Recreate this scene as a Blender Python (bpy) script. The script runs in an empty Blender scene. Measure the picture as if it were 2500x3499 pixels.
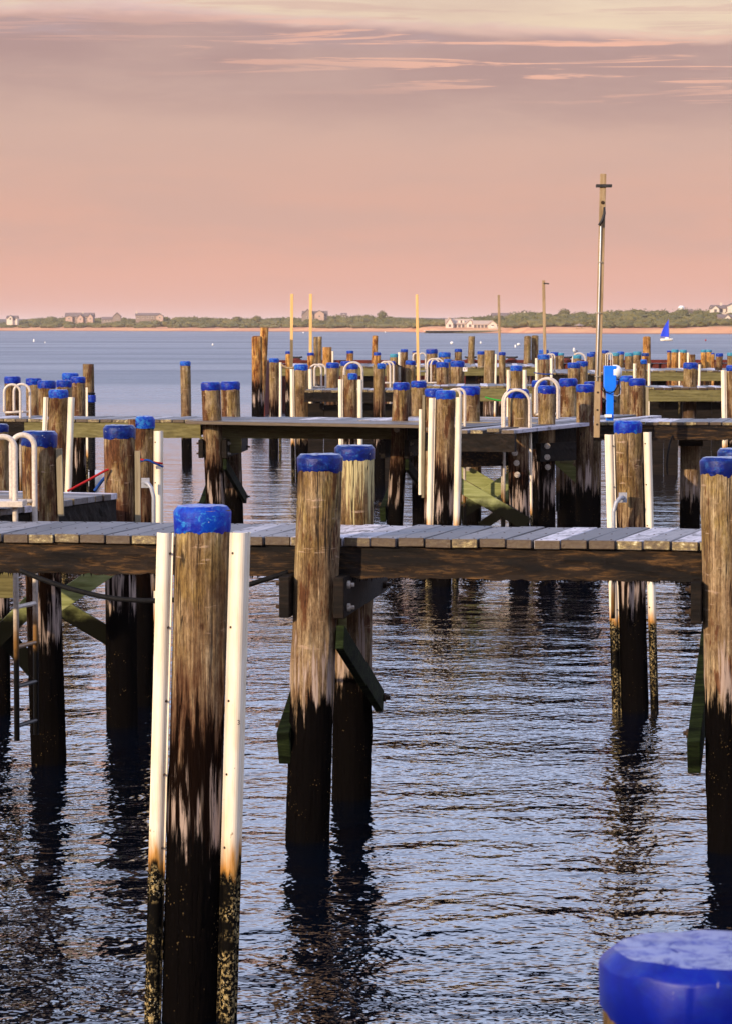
import bpy, bmesh, math, random
import numpy as np
from mathutils import Vector, noise as mnoise
random.seed(7); np.random.seed(7)
SC = bpy.context.scene
COL = SC.collection
PI = math.pi

# ------------------------------------------------------------------ camera
F = 10205.0                 # focal length in pixels of the 2500x3499 photograph (105 mm on a 36 mm long side)
H = 3.4                     # eye height above the water
PITCH = math.atan((1749.5 - 1112.0) / F)
cd = bpy.data.cameras.new('camera'); cam = bpy.data.objects.new('camera', cd); COL.objects.link(cam)
cd.sensor_fit = 'VERTICAL'; cd.sensor_height = 36.0; cd.lens = F / 3499 * 36.0
cd.clip_start = 0.1; cd.clip_end = 40000
cam.location = (0, 0, H); cam.rotation_euler = (PI / 2 - PITCH, 0, 0)
cd.dof.use_dof = True; cd.dof.focus_distance = 20.0; cd.dof.aperture_fstop = 20.0
SC.camera = cam

# ------------------------------------------------------------------ light and exposure
SUN_EL, SUN_AZ = math.radians(19), math.radians(224)    # azimuth clockwise from +Y: behind the camera, to the left
SUN_STRENGTH, SKY_STRENGTH, EXPOSURE = 5.0, 0.1, 0.24
sd = bpy.data.lights.new('sun', 'SUN'); so = bpy.data.objects.new('sun', sd); COL.objects.link(so)
sd.energy = SUN_STRENGTH; sd.angle = math.radians(0.6); sd.color = (1.0, 0.80, 0.56)
sdir = Vector((math.sin(SUN_AZ) * math.cos(SUN_EL), math.cos(SUN_AZ) * math.cos(SUN_EL), math.sin(SUN_EL)))
so.rotation_euler = sdir.to_track_quat('Z', 'Y').to_euler(); so.location = (-20, -20, 30)
vs = SC.view_settings
vs.view_transform = 'Standard'; vs.look = 'None'; vs.exposure = EXPOSURE; vs.gamma = 1.0; vs.use_curve_mapping = False
SC.cycles.use_denoising = True
SC.cycles.max_bounces = 6; SC.cycles.glossy_bounces = 4; SC.cycles.diffuse_bounces = 2
SC.cycles.caustics_reflective = False; SC.cycles.caustics_refractive = False


# ------------------------------------------------------------------ node helper
class NT:
    def __init__(s, tree):
        s.t = tree; s.n = tree.nodes; s.l = tree.links

    def link(s, v, sock):
        if hasattr(v, 'is_output'):
            s.l.new(v, sock)
        elif isinstance(v, (tuple, list)):
            v = tuple(v)
            if len(v) == 3 and len(sock.default_value) == 4: v = v + (1.0,)
            sock.default_value = v
        else:
            sock.default_value = v

    def math(s, op, a, b=0.0, c=0.0, clamp=False):
        n = s.n.new('ShaderNodeMath'); n.operation = op; n.use_clamp = clamp
        s.link(a, n.inputs[0]); s.link(b, n.inputs[1]); s.link(c, n.inputs[2])
        return n.outputs[0]

    def add(s, a, b): return s.math('ADD', a, b)
    def sub(s, a, b): return s.math('SUBTRACT', a, b)
    def mul(s, a, b): return s.math('MULTIPLY', a, b)

    def smooth(s, v, lo, hi, a=0.0, b=1.0):
        n = s.n.new('ShaderNodeMapRange'); n.interpolation_type = 'SMOOTHSTEP'
        s.link(v, n.inputs[0]); s.link(lo, n.inputs[1]); s.link(hi, n.inputs[2]); s.link(a, n.inputs[3]); s.link(b, n.inputs[4])
        return n.outputs[0]

    def mix(s, f, a, b, mode='MIX'):
        n = s.n.new('ShaderNodeMix'); n.data_type = 'RGBA'; n.blend_type = mode
        s.link(f, n.inputs[0]); s.link(a, n.inputs[6]); s.link(b, n.inputs[7])
        return n.outputs[2]

    def vec(s, v, scale=(1, 1, 1), loc=(0, 0, 0)):
        n = s.n.new('ShaderNodeMapping'); s.link(v, n.inputs[0])
        s.link(loc, n.inputs[1]); n.inputs[3].default_value = scale
        return n.outputs[0]

    def noise(s, v, scale, detail=3, rough=0.55, dist=0.0, color=False):
        n = s.n.new('ShaderNodeTexNoise'); s.link(v, n.inputs['Vector'])
        n.inputs['Scale'].default_value = scale; n.inputs['Detail'].default_value = detail
        n.inputs['Roughness'].default_value = rough; n.inputs['Distortion'].default_value = dist
        return n.outputs['Color' if color else 'Fac']

    def voro(s, v, scale, feat='F1'):
        n = s.n.new('ShaderNodeTexVoronoi'); n.feature = feat; s.link(v, n.inputs['Vector'])
        n.inputs['Scale'].default_value = scale
        return n.outputs['Distance']

    def ramp(s, v, stops):
        n = s.n.new('ShaderNodeValToRGB'); s.link(v, n.inputs[0])
        e = n.color_ramp.elements
        while len(e) < len(stops): e.new(0.5)
        for i, (p, c) in enumerate(stops):
            e[i].position = p; e[i].color = (c[0], c[1], c[2], 1.0)
        return n.outputs[0]

    def objco(s):
        return s.n.new('ShaderNodeTexCoord').outputs['Object']

    def sep(s, v):
        n = s.n.new('ShaderNodeSeparateXYZ'); s.link(v, n.inputs[0])
        return n.outputs

    def comb(s, x, y, z):
        n = s.n.new('ShaderNodeCombineXYZ'); s.link(x, n.inputs[0]); s.link(y, n.inputs[1]); s.link(z, n.inputs[2])
        return n.outputs[0]

    def rnd(s): return s.n.new('ShaderNodeObjectInfo').outputs['Random']

    def bump(s, h, strength=0.4, dist=0.01, normal=None):
        n = s.n.new('ShaderNodeBump'); s.link(h, n.inputs['Height'])
        n.inputs['Strength'].default_value = strength; n.inputs['Distance'].default_value = dist
        if normal is not None: s.link(normal, n.inputs['Normal'])
        return n.outputs[0]


def new_mat(name):
    m = bpy.data.materials.new(name); m.use_nodes = True
    k = NT(m.node_tree); p = m.node_tree.nodes['Principled BSDF']
    return m, k, p


def bsdf(k, p, color, rough=0.6, spec=0.3, metal=0.0, normal=None):
    k.link(color, p.inputs['Base Color']); k.link(rough, p.inputs['Roughness'])
    k.link(spec, p.inputs['Specular IOR Level']); k.link(metal, p.inputs['Metallic'])
    if normal is not None: k.link(normal, p.inputs['Normal'])


# ------------------------------------------------------------------ sky
W = bpy.data.worlds.new('World'); SC.world = W; W.use_nodes = True
k = NT(W.node_tree)
bg = W.node_tree.nodes['Background']; bg.inputs['Strength'].default_value = SKY_STRENGTH
sky = k.n.new('ShaderNodeTexSky'); sky.sky_type = 'NISHITA'; sky.sun_disc = False
sky.sun_elevation = SUN_EL; sky.sun_rotation = SUN_AZ; sky.dust_density = 3.0
dirv = k.n.new('ShaderNodeTexCoord').outputs['Generated']
dx, dy, dz = k.sep(dirv)
el = k.math('MAXIMUM', dz, 0.0)
base = k.ramp(k.math('POWER', el, 0.5), [           # position = sqrt(sin elevation)
    (0.00, (0.69, 0.345, 0.275)), (0.13, (0.72, 0.375, 0.285)), (0.20, (0.655, 0.365, 0.285)),
    (0.26, (0.585, 0.37, 0.305)), (0.30, (0.52, 0.34, 0.295)), (0.33, (0.46, 0.45, 0.62)), (0.355, (0.68, 0.78, 1.22)),
    (0.42, (1.22, 1.44, 2.05)), (0.60, (1.10, 1.32, 1.96)), (1.00, (0.38, 0.52, 0.94))])
az = k.math('ARCTAN2', dx, dy)
# long flat clouds: noise stretched along the horizon
n1 = k.noise(k.comb(k.mul(az, 14.0), k.mul(dz, 60.0), 3.0), 1.0, 4, 0.6, 0.3)
n2 = k.noise(k.comb(k.mul(az, 11.0), k.mul(dz, 260.0), 8.0), 1.0, 5, 0.62, 0.7)
n3 = k.noise(k.comb(k.mul(az, 9.0), k.mul(dz, 45.0), 1.0), 1.0, 4, 0.6)
edge = k.add(k.sub(dz, k.math('MULTIPLY_ADD', k.math('SINE', k.mul(az, 14.0)), -0.0045, 0.0995)), k.mul(k.sub(n1, 0.5), 0.016))
high = k.smooth(dz, 0.15, 0.112)                     # the cream gap and bank give way to the high cloud overhead
cream = k.mul(k.smooth(edge, -0.0012, 0.0035), high)
bank = k.mul(k.smooth(edge, 0.0015, -0.003), k.smooth(edge, -0.042, -0.012))
lit = k.mul(k.smooth(k.math('ABSOLUTE', edge), 0.0035, 0.0), high)
wisp = k.mul(k.smooth(n2, 0.53, 0.60), k.mul(k.smooth(edge, -0.024, -0.012), k.smooth(edge, 0.004, -0.004)))
wisp = k.mul(wisp, k.smooth(az, -0.10, 0.06, 0.30, 1.0))
c = k.mix(k.mul(bank, k.smooth(n1, 0.3, 0.55, 0.55, 0.95)), base, (0.40, 0.245, 0.23))
c = k.mix(k.mul(cream, 0.9), c, (0.80, 0.61, 0.42))
c = k.mix(k.mul(k.mul(cream, k.smooth(n2, 0.50, 0.60)), 0.7), c, (0.66, 0.43, 0.35))
c = k.mix(k.mul(lit, 0.5), c, (0.88, 0.52, 0.37))
c = k.mix(k.mul(wisp, 0.85), c, (0.89, 0.46, 0.325))
c = k.mix(k.mul(k.smooth(n3, 0.4, 0.7), k.mul(k.smooth(dz, 0.0, 0.03), 0.5)), c, (0.54, 0.35, 0.30))
scaled = k.mix(1.0, c, (10.0, 10.0, 10.0), 'MULTIPLY')
final = k.mix(0.10, scaled, sky.outputs[0])
k.l.new(final, bg.inputs['Color'])


# ------------------------------------------------------------------ materials
def wood_ramp(k, g, dark, mid, light):
    return k.ramp(g, [(0.25, dark), (0.5, mid), (0.78, light)])


def mat_pile():
    m, k, p = new_mat('weathered_piling_wood')
    co = k.objco(); x, y, z = k.sep(co); r = k.rnd()
    off = k.comb(k.mul(r, 37.0), k.mul(r, 11.0), k.mul(r, 23.0))
    vv = k.n.new('ShaderNodeVectorMath'); vv.operation = 'ADD'; k.link(co, vv.inputs[0]); k.link(off, vv.inputs[1]); co2 = vv.outputs[0]
    def prop(n_):
        a_ = k.n.new('ShaderNodeAttribute'); a_.attribute_type = 'OBJECT'; a_.attribute_name = n_
        return a_.outputs['Fac']
    band, ruddy, paint, sunny = prop('tide_band'), prop('ruddy'), prop('old_paint'), prop('yellow_wood')  # yellow_wood: amount of warm sunlight put into the wood colour
    g1 = k.noise(k.vec(co2, (30, 30, 1.5)), 1.0, 6, 0.72, 0.35)
    g2 = k.noise(k.vec(co2, (85, 85, 2.2)), 1.0, 4, 0.7)
    g = k.add(k.mul(g1, 0.62), k.mul(g2, 0.38))
    gf = k.noise(k.vec(co2, (120, 120, 5)), 1.0, 3, 0.6)
    blotch = k.noise(k.vec(co2, (7, 7, 3.0)), 1.0, 5, 0.68)
    col = k.ramp(g, [(0.30, (0.045, 0.026, 0.014)), (0.43, (0.15, 0.10, 0.052)), (0.54, (0.27, 0.20, 0.115)), (0.68, (0.50, 0.40, 0.27))])
    col = k.mix(1.0, col, k.ramp(k.noise(k.vec(co2, (4.5, 4.5, 2.2), (7, 2, 5)), 1.0, 5, 0.7), [(0.34, (0.42, 0.30, 0.22)), (0.50, (0.86, 0.76, 0.66)), (0.64, (1.22, 1.20, 1.14))]), 'MULTIPLY')
    spk = k.noise(k.vec(co2, (75, 75, 22), (4, 4, 4)), 1.0, 4, 0.75)
    col = k.mix(1.0, col, k.ramp(spk, [(0.32, (0.50, 0.46, 0.42)), (0.5, (0.98, 0.98, 0.98)), (0.66, (1.35, 1.35, 1.32))]), 'MULTIPLY')
    col = k.mix(sunny, col, k.mix(1.0, col, (1.9, 1.45, 0.85), 'MULTIPLY'))  # warm sunlight put into the wood colour of the far pilings
    alg = k.mul(k.smooth(blotch, 0.44, 0.60), k.smooth(z, 1.5, 2.1))
    col = k.mix(k.mul(alg, 0.7), col, k.mix(1.0, col, (0.78, 0.72, 0.34), 'MULTIPLY'))
    knot = k.smooth(k.noise(k.vec(co2, (9, 9, 2.4), (5, 3, 1)), 1.0, 4, 0.65), k.sub(0.62, k.mul(ruddy, 0.14)), k.sub(0.68, k.mul(ruddy, 0.10)))
    col = k.mix(k.mul(knot, 0.85), col, k.mix(1.0, col, (0.38, 0.17, 0.09), 'MULTIPLY'))
    scr = k.smooth(k.noise(k.vec(co2, (5, 5, 30), (1, 4, 9)), 1.0, 4, 0.65), 0.62, 0.70)
    col = k.mix(k.mul(scr, 0.55), col, (0.46, 0.32, 0.22))
    oldp = k.mul(paint, k.smooth(k.add(z, k.mul(k.sub(g, 0.5), 3.4)), 2.08, 2.3))
    col = k.mix(k.mul(oldp, 0.78), col, (0.52, 0.43, 0.20))
    chk = k.noise(k.vec(co2, (13, 13, 0.5), (8, 1, 2)), 1.0, 3, 0.6)
    crack = k.smooth(k.math('ABSOLUTE', k.sub(chk, 0.5)), 0.011, 0.004)
    crack = k.mul(crack, k.smooth(k.noise(k.vec(co2, (6, 6, 1.1), (3, 9, 5)), 1.0, 2, 0.5), 0.42, 0.52))
    crack = k.math('MAXIMUM', crack, k.mul(k.smooth(gf, 0.36, 0.30), 0.8))
    col = k.mix(k.mul(crack, 0.9), col, (0.012, 0.007, 0.004))
    sg = k.mul(k.sub(g1, 0.5), 1.5)                       # ragged edges run with the grain
    zz = k.sub(k.add(z, k.mul(k.sub(blotch, 0.5), 0.5)), k.mul(k.sub(r, 0.5), 0.3))
    red = k.smooth(k.add(zz, sg), 2.0, 1.45)
    col = k.mix(k.mul(k.mul(red, 0.8), k.add(0.25, k.mul(band, 0.75))), col, (0.065, 0.02, 0.008))
    blk = k.mul(k.smooth(k.add(zz, k.mul(sg, 1.1)), 1.66, 1.42), band)
    col = k.mix(blk, col, (0.006, 0.003, 0.002))
    pale = k.mul(k.mul(k.smooth(k.add(zz, k.mul(sg, 0.5)), 0.82, 0.94), k.smooth(k.add(zz, sg), 1.26, 1.08)), k.smooth(k.noise(k.vec(co2, (18, 18, 0.9), (2, 8, 4)), 1.0, 3, 0.6), 0.47, 0.55))
    col = k.mix(k.mul(pale, 0.9), col, (0.36, 0.265, 0.21))
    low = k.smooth(k.add(zz, k.mul(sg, 0.6)), 0.98, 0.84)
    col = k.mix(low, col, (0.0028, 0.0022, 0.002))
    barn = k.mul(k.smooth(k.voro(k.vec(co2, (1, 1, 0.8)), 55), 0.26, 0.14), k.mul(k.smooth(k.noise(co2, 8, 3, 0.6), 0.54, 0.66), k.smooth(z, 0.95, 0.55)))
    col = k.mix(barn, col, (0.16, 0.105, 0.045))
    h = k.add(k.sub(k.mul(g, 1.4), k.mul(crack, 0.8)), k.mul(barn, 1.5))
    nrm = k.bump(h, 0.8, 0.014)
    bsdf(k, p, col, k.mix(low, (0.9,) * 3, (0.6,) * 3), k.mix(k.math('MAXIMUM', blk, low), (0.2,) * 3, (0.0,) * 3), 0.0, nrm)
    return m


def mat_cap(name, c0, c1, c2, rough=0.42, worn=1.0, bmp=0.5, topw=0.55):
    m, k, p = new_mat(name)
    co = k.objco(); r = k.rnd()
    vv = k.n.new('ShaderNodeVectorMath'); vv.operation = 'ADD'; k.link(co, vv.inputs[0]); k.link(k.comb(k.mul(r, 31.0), k.mul(r, 17.0), 0.0), vv.inputs[1]); co2 = vv.outputs[0]
    a = k.noise(k.vec(co2, (9, 9, 14)), 1.0, 5, 0.65, 0.5)
    b = k.noise(k.vec(co2, (26, 26, 34)), 1.0, 6, 0.75, 0.6)
    drip = k.noise(k.vec(co2, (40, 40, 5)), 1.0, 4, 0.7)
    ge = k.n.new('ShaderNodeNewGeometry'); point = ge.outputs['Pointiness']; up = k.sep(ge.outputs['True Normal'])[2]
    col = k.mix(k.smooth(a, 0.42, 0.60), c0, c1)
    wear = k.mul(k.smooth(b, 0.54, 0.62), k.smooth(k.add(a, k.mul(k.sub(r, 0.5), 0.2)), 0.50, 0.60))
    rim = k.mul(k.smooth(point, 0.52, 0.57), k.smooth(b, 0.46, 0.58))
    wear = k.math('MAXIMUM', wear, k.mul(rim, 0.8))
    wear = k.math('MAXIMUM', wear, k.mul(k.smooth(drip, 0.66, 0.74), 0.6))
    wear = k.mul(wear, worn)
    col = k.mix(k.mul(wear, 0.75), col, c2)
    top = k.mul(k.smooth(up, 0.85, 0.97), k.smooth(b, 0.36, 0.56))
    col = k.mix(k.mul(top, topw), col, (0.36, 0.40, 0.52))  # pale sky sheen painted into upward faces, along with patchy bleaching
    chip = k.smooth(k.noise(k.vec(co2, (34, 34, 34), (2, 5, 1)), 1.0, 3, 0.6), 0.70, 0.73)
    col = k.mix(k.mul(chip, worn), col, (0.42, 0.40, 0.36))
    bsdf(k, p, col, k.add(rough, k.mul(wear, 0.25)), 0.22, 0.0, k.bump(k.add(b, a), bmp, 0.008))
    return m


def mat_fender():
    m, k, p = new_mat('white_pvc_fender')
    co = k.objco(); x, y, z = k.sep(co); r = k.rnd()
    vv = k.n.new('ShaderNodeVectorMath'); vv.operation = 'ADD'; k.link(co, vv.inputs[0]); k.link(k.comb(k.mul(r, 31.0), k.mul(r, 17.0), k.mul(r, 9.0)), vv.inputs[1]); co2 = vv.outputs[0]
    n = k.noise(k.vec(co2, (14, 14, 3)), 1.0, 4, 0.6)
    fine = k.noise(k.vec(co2, (60, 60, 60)), 1.0, 4, 0.65)
    col = k.mix(k.smooth(n, 0.35, 0.75), (0.78, 0.68, 0.52), (0.66, 0.52, 0.35))
    spots = k.smooth(k.noise(k.vec(co2, (40, 40, 25)), 1.0, 2, 0.5), 0.72, 0.76)
    col = k.mix(k.mul(spots, 0.7), col, (0.16, 0.09, 0.04))
    zz = k.add(z, k.mul(k.sub(n, 0.5), 0.42))
    col = k.mix(k.smooth(zz, 0.96, 0.77), col, (0.40, 0.18, 0.03))
    drip = k.smooth(k.noise(k.vec(co2, (55, 55, 1.3)), 1.0, 3, 0.6), 0.62, 0.72)
    col = k.mix(k.mul(k.mul(drip, k.smooth(z, 2.6, 1.0)), 0.45), col, (0.42, 0.25, 0.10))
    blk = k.smooth(zz, 0.80, 0.73)
    col = k.mix(blk, col, (0.003, 0.0025, 0.002))
    band = k.noise(k.vec(co2, (5, 5, 5)), 1.0, 3, 0.6)
    barn = k.mul(k.mul(blk, k.smooth(fine, 0.50, 0.60)), k.smooth(band, 0.40, 0.58))
    col = k.mix(k.mul(barn, 0.9), col, (0.36, 0.26, 0.11))
    b2 = k.mul(k.mul(blk, k.smooth(k.voro(co2, 70), 0.22, 0.10)), k.smooth(band, 0.48, 0.6))
    col = k.mix(b2, col, (0.62, 0.54, 0.36))
    bsdf(k, p, col, k.mix(blk, (0.38,) * 3, (0.85,) * 3), k.mix(blk, (0.35,) * 3, (0.03,) * 3), 0.0, k.bump(k.add(barn, b2), 0.6, 0.006))
    return m


def mat_plank():
    m, k, p = new_mat('grey_deck_plank')
    co = k.objco(); r = k.rnd()
    vv = k.n.new('ShaderNodeVectorMath'); vv.operation = 'ADD'; k.link(co, vv.inputs[0]); k.link(k.comb(k.mul(r, 31.0), k.mul(r, 57.0), k.mul(r, 9.0)), vv.inputs[1]); co2 = vv.outputs[0]
    g = k.noise(k.vec(co2, (46, 2.2, 46)), 1.0, 5, 0.65, 0.3)
    bl = k.noise(k.vec(co2, (9, 4.5, 9)), 1.0, 6, 0.72)
    tone = k.ramp(r, [(0.0, (0.055, 0.044, 0.038)), (0.40, (0.115, 0.10, 0.095)), (0.66, (0.20, 0.185, 0.185)), (0.82, (0.50, 0.47, 0.51)), (1.0, (0.64, 0.59, 0.62))])
    col = k.mix(1.0, tone, k.ramp(g, [(0.25, (0.4, 0.38, 0.36)), (0.5, (0.9, 0.88, 0.86)), (0.8, (1.22, 1.18, 1.14))]), 'MULTIPLY')
    col = k.mix(k.mul(k.smooth(bl, 0.50, 0.62), 0.8), col, (0.05, 0.038, 0.028))
    # plank ends: end grain, greenish and stained
    nrmc = k.sep(k.n.new('ShaderNodeNewGeometry').outputs['True Normal'])
    end = k.smooth(k.math('ABSOLUTE', nrmc[1]), 0.55, 0.75)
    eg = k.noise(k.vec(co2, (26, 4, 40)), 1.0, 4, 0.65)
    ecol = k.ramp(eg, [(0.3, (0.03, 0.018, 0.008)), (0.5, (0.15, 0.10, 0.04)), (0.62, (0.30, 0.23, 0.09)), (0.72, (0.66, 0.58, 0.38))])
    ecol = k.mix(k.mul(k.smooth(k.math('FRACT', k.mul(r, 7.3)), 0.62, 0.4), 0.9), ecol, (0.045, 0.022, 0.009))
    col = k.mix(end, col, ecol)
    bsdf(k, p, col, 0.52, 0.45, 0.0, k.bump(k.add(g, bl), 0.4, 0.008))
    return m


def mat_beam(name, dark, mid, light, stain=0.5, vert=False, rough=0.8, spec=0.2):
    m, k, p = new_mat(name)
    co = k.objco(); r = k.rnd()
    vv = k.n.new('ShaderNodeVectorMath'); vv.operation = 'ADD'; k.link(co, vv.inputs[0]); k.link(k.comb(k.mul(r, 31.0), k.mul(r, 57.0), k.mul(r, 9.0)), vv.inputs[1]); co2 = vv.outputs[0]
    g = k.noise(k.vec(co2, (24, 24, 1.4) if vert else (1.1, 30, 34)), 1.0, 6, 0.72, 0.3)
    bl = k.noise(k.vec(co2, (5, 5, 1.2) if vert else (0.9, 5, 9)), 1.0, 6, 0.7, 0.4)
    col = wood_ramp(k, g, dark, mid, light)
    col = k.mix(k.mul(k.smooth(bl, 0.46, 0.60), stain), col, tuple(v * 0.5 for v in dark))
    bsdf(k, p, col, rough, spec, 0.0, k.bump(k.add(g, bl), 0.5, 0.012))
    return m


def mat_brace():
    m, k, p = new_mat('green_treated_brace_timber')
    g0 = k.n.new('ShaderNodeNewGeometry').outputs['Position']
    z = k.sep(g0)[2]; co = k.objco(); r = k.rnd()
    g = k.noise(k.vec(co, (2.0, 26, 26)), 1.0, 4, 0.65, 0.3)
    n = k.noise(co, 5, 4, 0.6)
    col = wood_ramp(k, g, (0.11, 0.11, 0.035), (0.24, 0.25, 0.09), (0.36, 0.36, 0.17))
    wet = k.smooth(k.add(z, k.mul(k.sub(n, 0.5), 0.3)), 1.06, 0.88)
    col = k.mix(wet, col, (0.004, 0.004, 0.002))
    bsdf(k, p, col, 0.8, 0.05, 0.0, k.bump(g, 0.3, 0.006))
    return m


def mat_tide(name, base, rough=0.4, spec=0.4, metal=0.0):
    """painted or galvanised tube: clean above, rusty and then black towards the water"""
    m, k, p = new_mat(name)
    g0 = k.n.new('ShaderNodeNewGeometry').outputs['Position']
    z = k.sep(g0)[2]; n = k.noise(g0, 6, 4, 0.6); f = k.noise(g0, 40, 3, 0.6)
    col = k.mix(k.smooth(f, 0.4, 0.75), base, tuple(v * 0.72 for v in base))
    zz = k.add(z, k.mul(k.sub(n, 0.5), 0.3))
    col = k.mix(k.smooth(zz, 1.30, 1.0), col, (0.24, 0.12, 0.035))
    blk = k.smooth(zz, 0.98, 0.88)
    col = k.mix(blk, col, (0.006, 0.005, 0.004))
    bsdf(k, p, col, rough, spec, metal, k.bump(f, 0.15, 0.004))
    return m


def mat_plain(name, c0, c1, scale=12, rough=0.6, spec=0.3, metal=0.0, bump=0.2, aniso=(1, 1, 1)):
    m, k, p = new_mat(name)
    co = k.objco(); n = k.noise(k.vec(co, aniso), scale, 4, 0.6)
    col = k.mix(k.smooth(n, 0.35, 0.68), c0, c1)
    bsdf(k, p, col, rough, spec, metal, k.bump(n, bump, 0.01))
    return m


M = {}
M['pile'] = mat_pile()
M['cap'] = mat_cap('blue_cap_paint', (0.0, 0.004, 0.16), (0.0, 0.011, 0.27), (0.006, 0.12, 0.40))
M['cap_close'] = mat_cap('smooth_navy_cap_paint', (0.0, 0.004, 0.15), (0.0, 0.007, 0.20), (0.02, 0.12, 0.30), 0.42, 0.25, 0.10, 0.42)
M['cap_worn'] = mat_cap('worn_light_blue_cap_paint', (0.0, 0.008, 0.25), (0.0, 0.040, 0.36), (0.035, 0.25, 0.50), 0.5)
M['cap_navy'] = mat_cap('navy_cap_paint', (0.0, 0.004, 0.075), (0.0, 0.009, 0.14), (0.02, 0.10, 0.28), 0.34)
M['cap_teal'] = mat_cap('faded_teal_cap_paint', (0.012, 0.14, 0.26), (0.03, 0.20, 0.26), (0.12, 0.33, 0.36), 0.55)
M['fender'] = mat_fender()
M['plank'] = mat_plank()
M['beam_dark'] = mat_beam('dark_creosoted_beam', (0.004, 0.002, 0.001), (0.016, 0.008, 0.003), (0.17, 0.082, 0.024), 0.95)
M['beam_olive'] = mat_beam('olive_treated_beam', (0.07, 0.055, 0.018), (0.15, 0.125, 0.045), (0.22, 0.19, 0.085), 0.35)
M['black_timber'] = mat_beam('wet_black_timber', (0.004, 0.003, 0.002), (0.010, 0.007, 0.005), (0.03, 0.017, 0.010), 0.6, rough=0.7, spec=0.1)
M['grey_board'] = mat_beam('grey_rubbing_board', (0.12, 0.09, 0.055), (0.25, 0.20, 0.12), (0.36, 0.30, 0.20), 0.4, True)
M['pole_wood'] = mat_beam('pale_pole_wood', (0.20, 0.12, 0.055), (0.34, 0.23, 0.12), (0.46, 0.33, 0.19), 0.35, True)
M['pole_sunny'] = mat_beam('sun_tinted_pole_wood', (0.56, 0.31, 0.10), (0.70, 0.42, 0.15), (0.80, 0.52, 0.22), 0.12, True)  # sunlight on the far poles put into the wood colour
M['brace'] = mat_brace()
M['brace_wet'] = mat_beam('wet_green_brace_timber', (0.002, 0.003, 0.001), (0.009, 0.014, 0.004), (0.04, 0.055, 0.016), 0.75, rough=0.8, spec=0.06)
M['tube'] = mat_tide('cream_painted_tube', (0.56, 0.47, 0.38))
M['galv'] = mat_tide('galvanised_pipe', (0.33, 0.33, 0.36), 0.5, 0.5, 0.2)
M['bolt'] = mat_plain('zinc_bolt', (0.50, 0.43, 0.35), (0.28, 0.21, 0.15), 60, 0.5, 0.5, 0.3)
M['rust_bolt'] = mat_plain('rusty_bolt', (0.06, 0.035, 0.02), (0.02, 0.012, 0.008), 60, 0.8, 0.2)
M['rubber'] = mat_plain('black_rubber', (0.004, 0.004, 0.004), (0.010, 0.009, 0.009), 30, 0.7, 0.1)
M['iron'] = mat_plain('black_iron', (0.012, 0.011, 0.011), (0.03, 0.026, 0.024), 30, 0.6, 0.3)
M['rust'] = mat_plain('red_rusted_steel', (0.13, 0.018, 0.010), (0.065, 0.014, 0.008), 3, 0.8, 0.25, 0.0, 0.3, (1, 1, 3))
M['pedestal'] = mat_plain('bright_blue_enamel', (0.002, 0.17, 0.80), (0.003, 0.14, 0.70), 5, 0.35, 0.4, 0.0, 0.05)
M['white'] = mat_plain('white_plastic', (0.80, 0.77, 0.72), (0.70, 0.66, 0.60), 8, 0.4, 0.4, 0.0, 0.05)
M['red_rope'] = mat_plain('red_rope_fibre', (0.40, 0.012, 0.012), (0.24, 0.01, 0.01), 90, 0.8, 0.2, 0.0, 0.6)
M['blue_rope'] = mat_plain('blue_rope_fibre', (0.006, 0.05, 0.24), (0.004, 0.025, 0.13), 90, 0.8, 0.2, 0.0, 0.6)
M['green_rope'] = mat_plain('green_rope_fibre', (0.03, 0.38, 0.04), (0.02, 0.22, 0.03), 90, 0.8, 0.2, 0.0, 0.6)
M['sail'] = mat_plain('blue_sailcloth', (0.004, 0.045, 0.62), (0.004, 0.035, 0.50), 1.0, 0.7, 0.2, 0.0, 0.1)
M['hull'] = mat_plain('cream_boat_gelcoat', (0.80, 0.72, 0.58), (0.74, 0.64, 0.50), 2, 0.3, 0.4, 0.0, 0.02)
M['bottom'] = mat_plain('dark_bottom_paint', (0.015, 0.014, 0.02), (0.03, 0.025, 0.03), 4, 0.6, 0.2)
M['ink'] = mat_plain('black_marker_ink', (0.015, 0.012, 0.01), (0.04, 0.03, 0.02), 80, 0.7, 0.2)
M['red_ink'] = mat_plain('red_number_paint', (0.30, 0.04, 0.03), (0.2, 0.03, 0.02), 80, 0.7, 0.2)
M['shingle'] = mat_plain('grey_cedar_shingle_wall', (0.27, 0.20, 0.16), (0.21, 0.155, 0.125), 0.8, 0.85, 0.2, 0.0, 0.2, (1, 1, 6))
M['clapboard'] = mat_plain('white_clapboard_wall', (0.70, 0.58, 0.46), (0.60, 0.48, 0.38), 0.6, 0.7, 0.2, 0.0, 0.2, (1, 1, 8))
M['roof'] = mat_plain('dark_shingle_roof', (0.20, 0.145, 0.125), (0.15, 0.115, 0.10), 0.9, 0.9, 0.15, 0.0, 0.2, (1, 1, 5))
M['gable_tan'] = mat_plain('tan_pink_gable_boards', (0.50, 0.33, 0.25), (0.42, 0.28, 0.21), 0.6, 0.8, 0.2, 0.0, 0.2, (1, 1, 8))
M['roof_pale'] = mat_plain('pale_weathered_shingle_roof', (0.48, 0.35, 0.26), (0.40, 0.29, 0.22), 0.9, 0.9, 0.15, 0.0, 0.2, (1, 1, 5))
M['pane'] = mat_plain('window_pane_glass', (0.10, 0.085, 0.08), (0.14, 0.11, 0.10), 1, 0.25, 0.4, 0.0, 0.0)
M['brick'] = mat_plain('pale_chimney_brick', (0.62, 0.50, 0.40), (0.5, 0.38, 0.3), 3, 0.9, 0.2)
M['stone'] = mat_plain('seawall_stone', (0.17, 0.14, 0.075), (0.07, 0.06, 0.035), 1.2, 0.95, 0.15, 0.0, 0.6)
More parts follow.
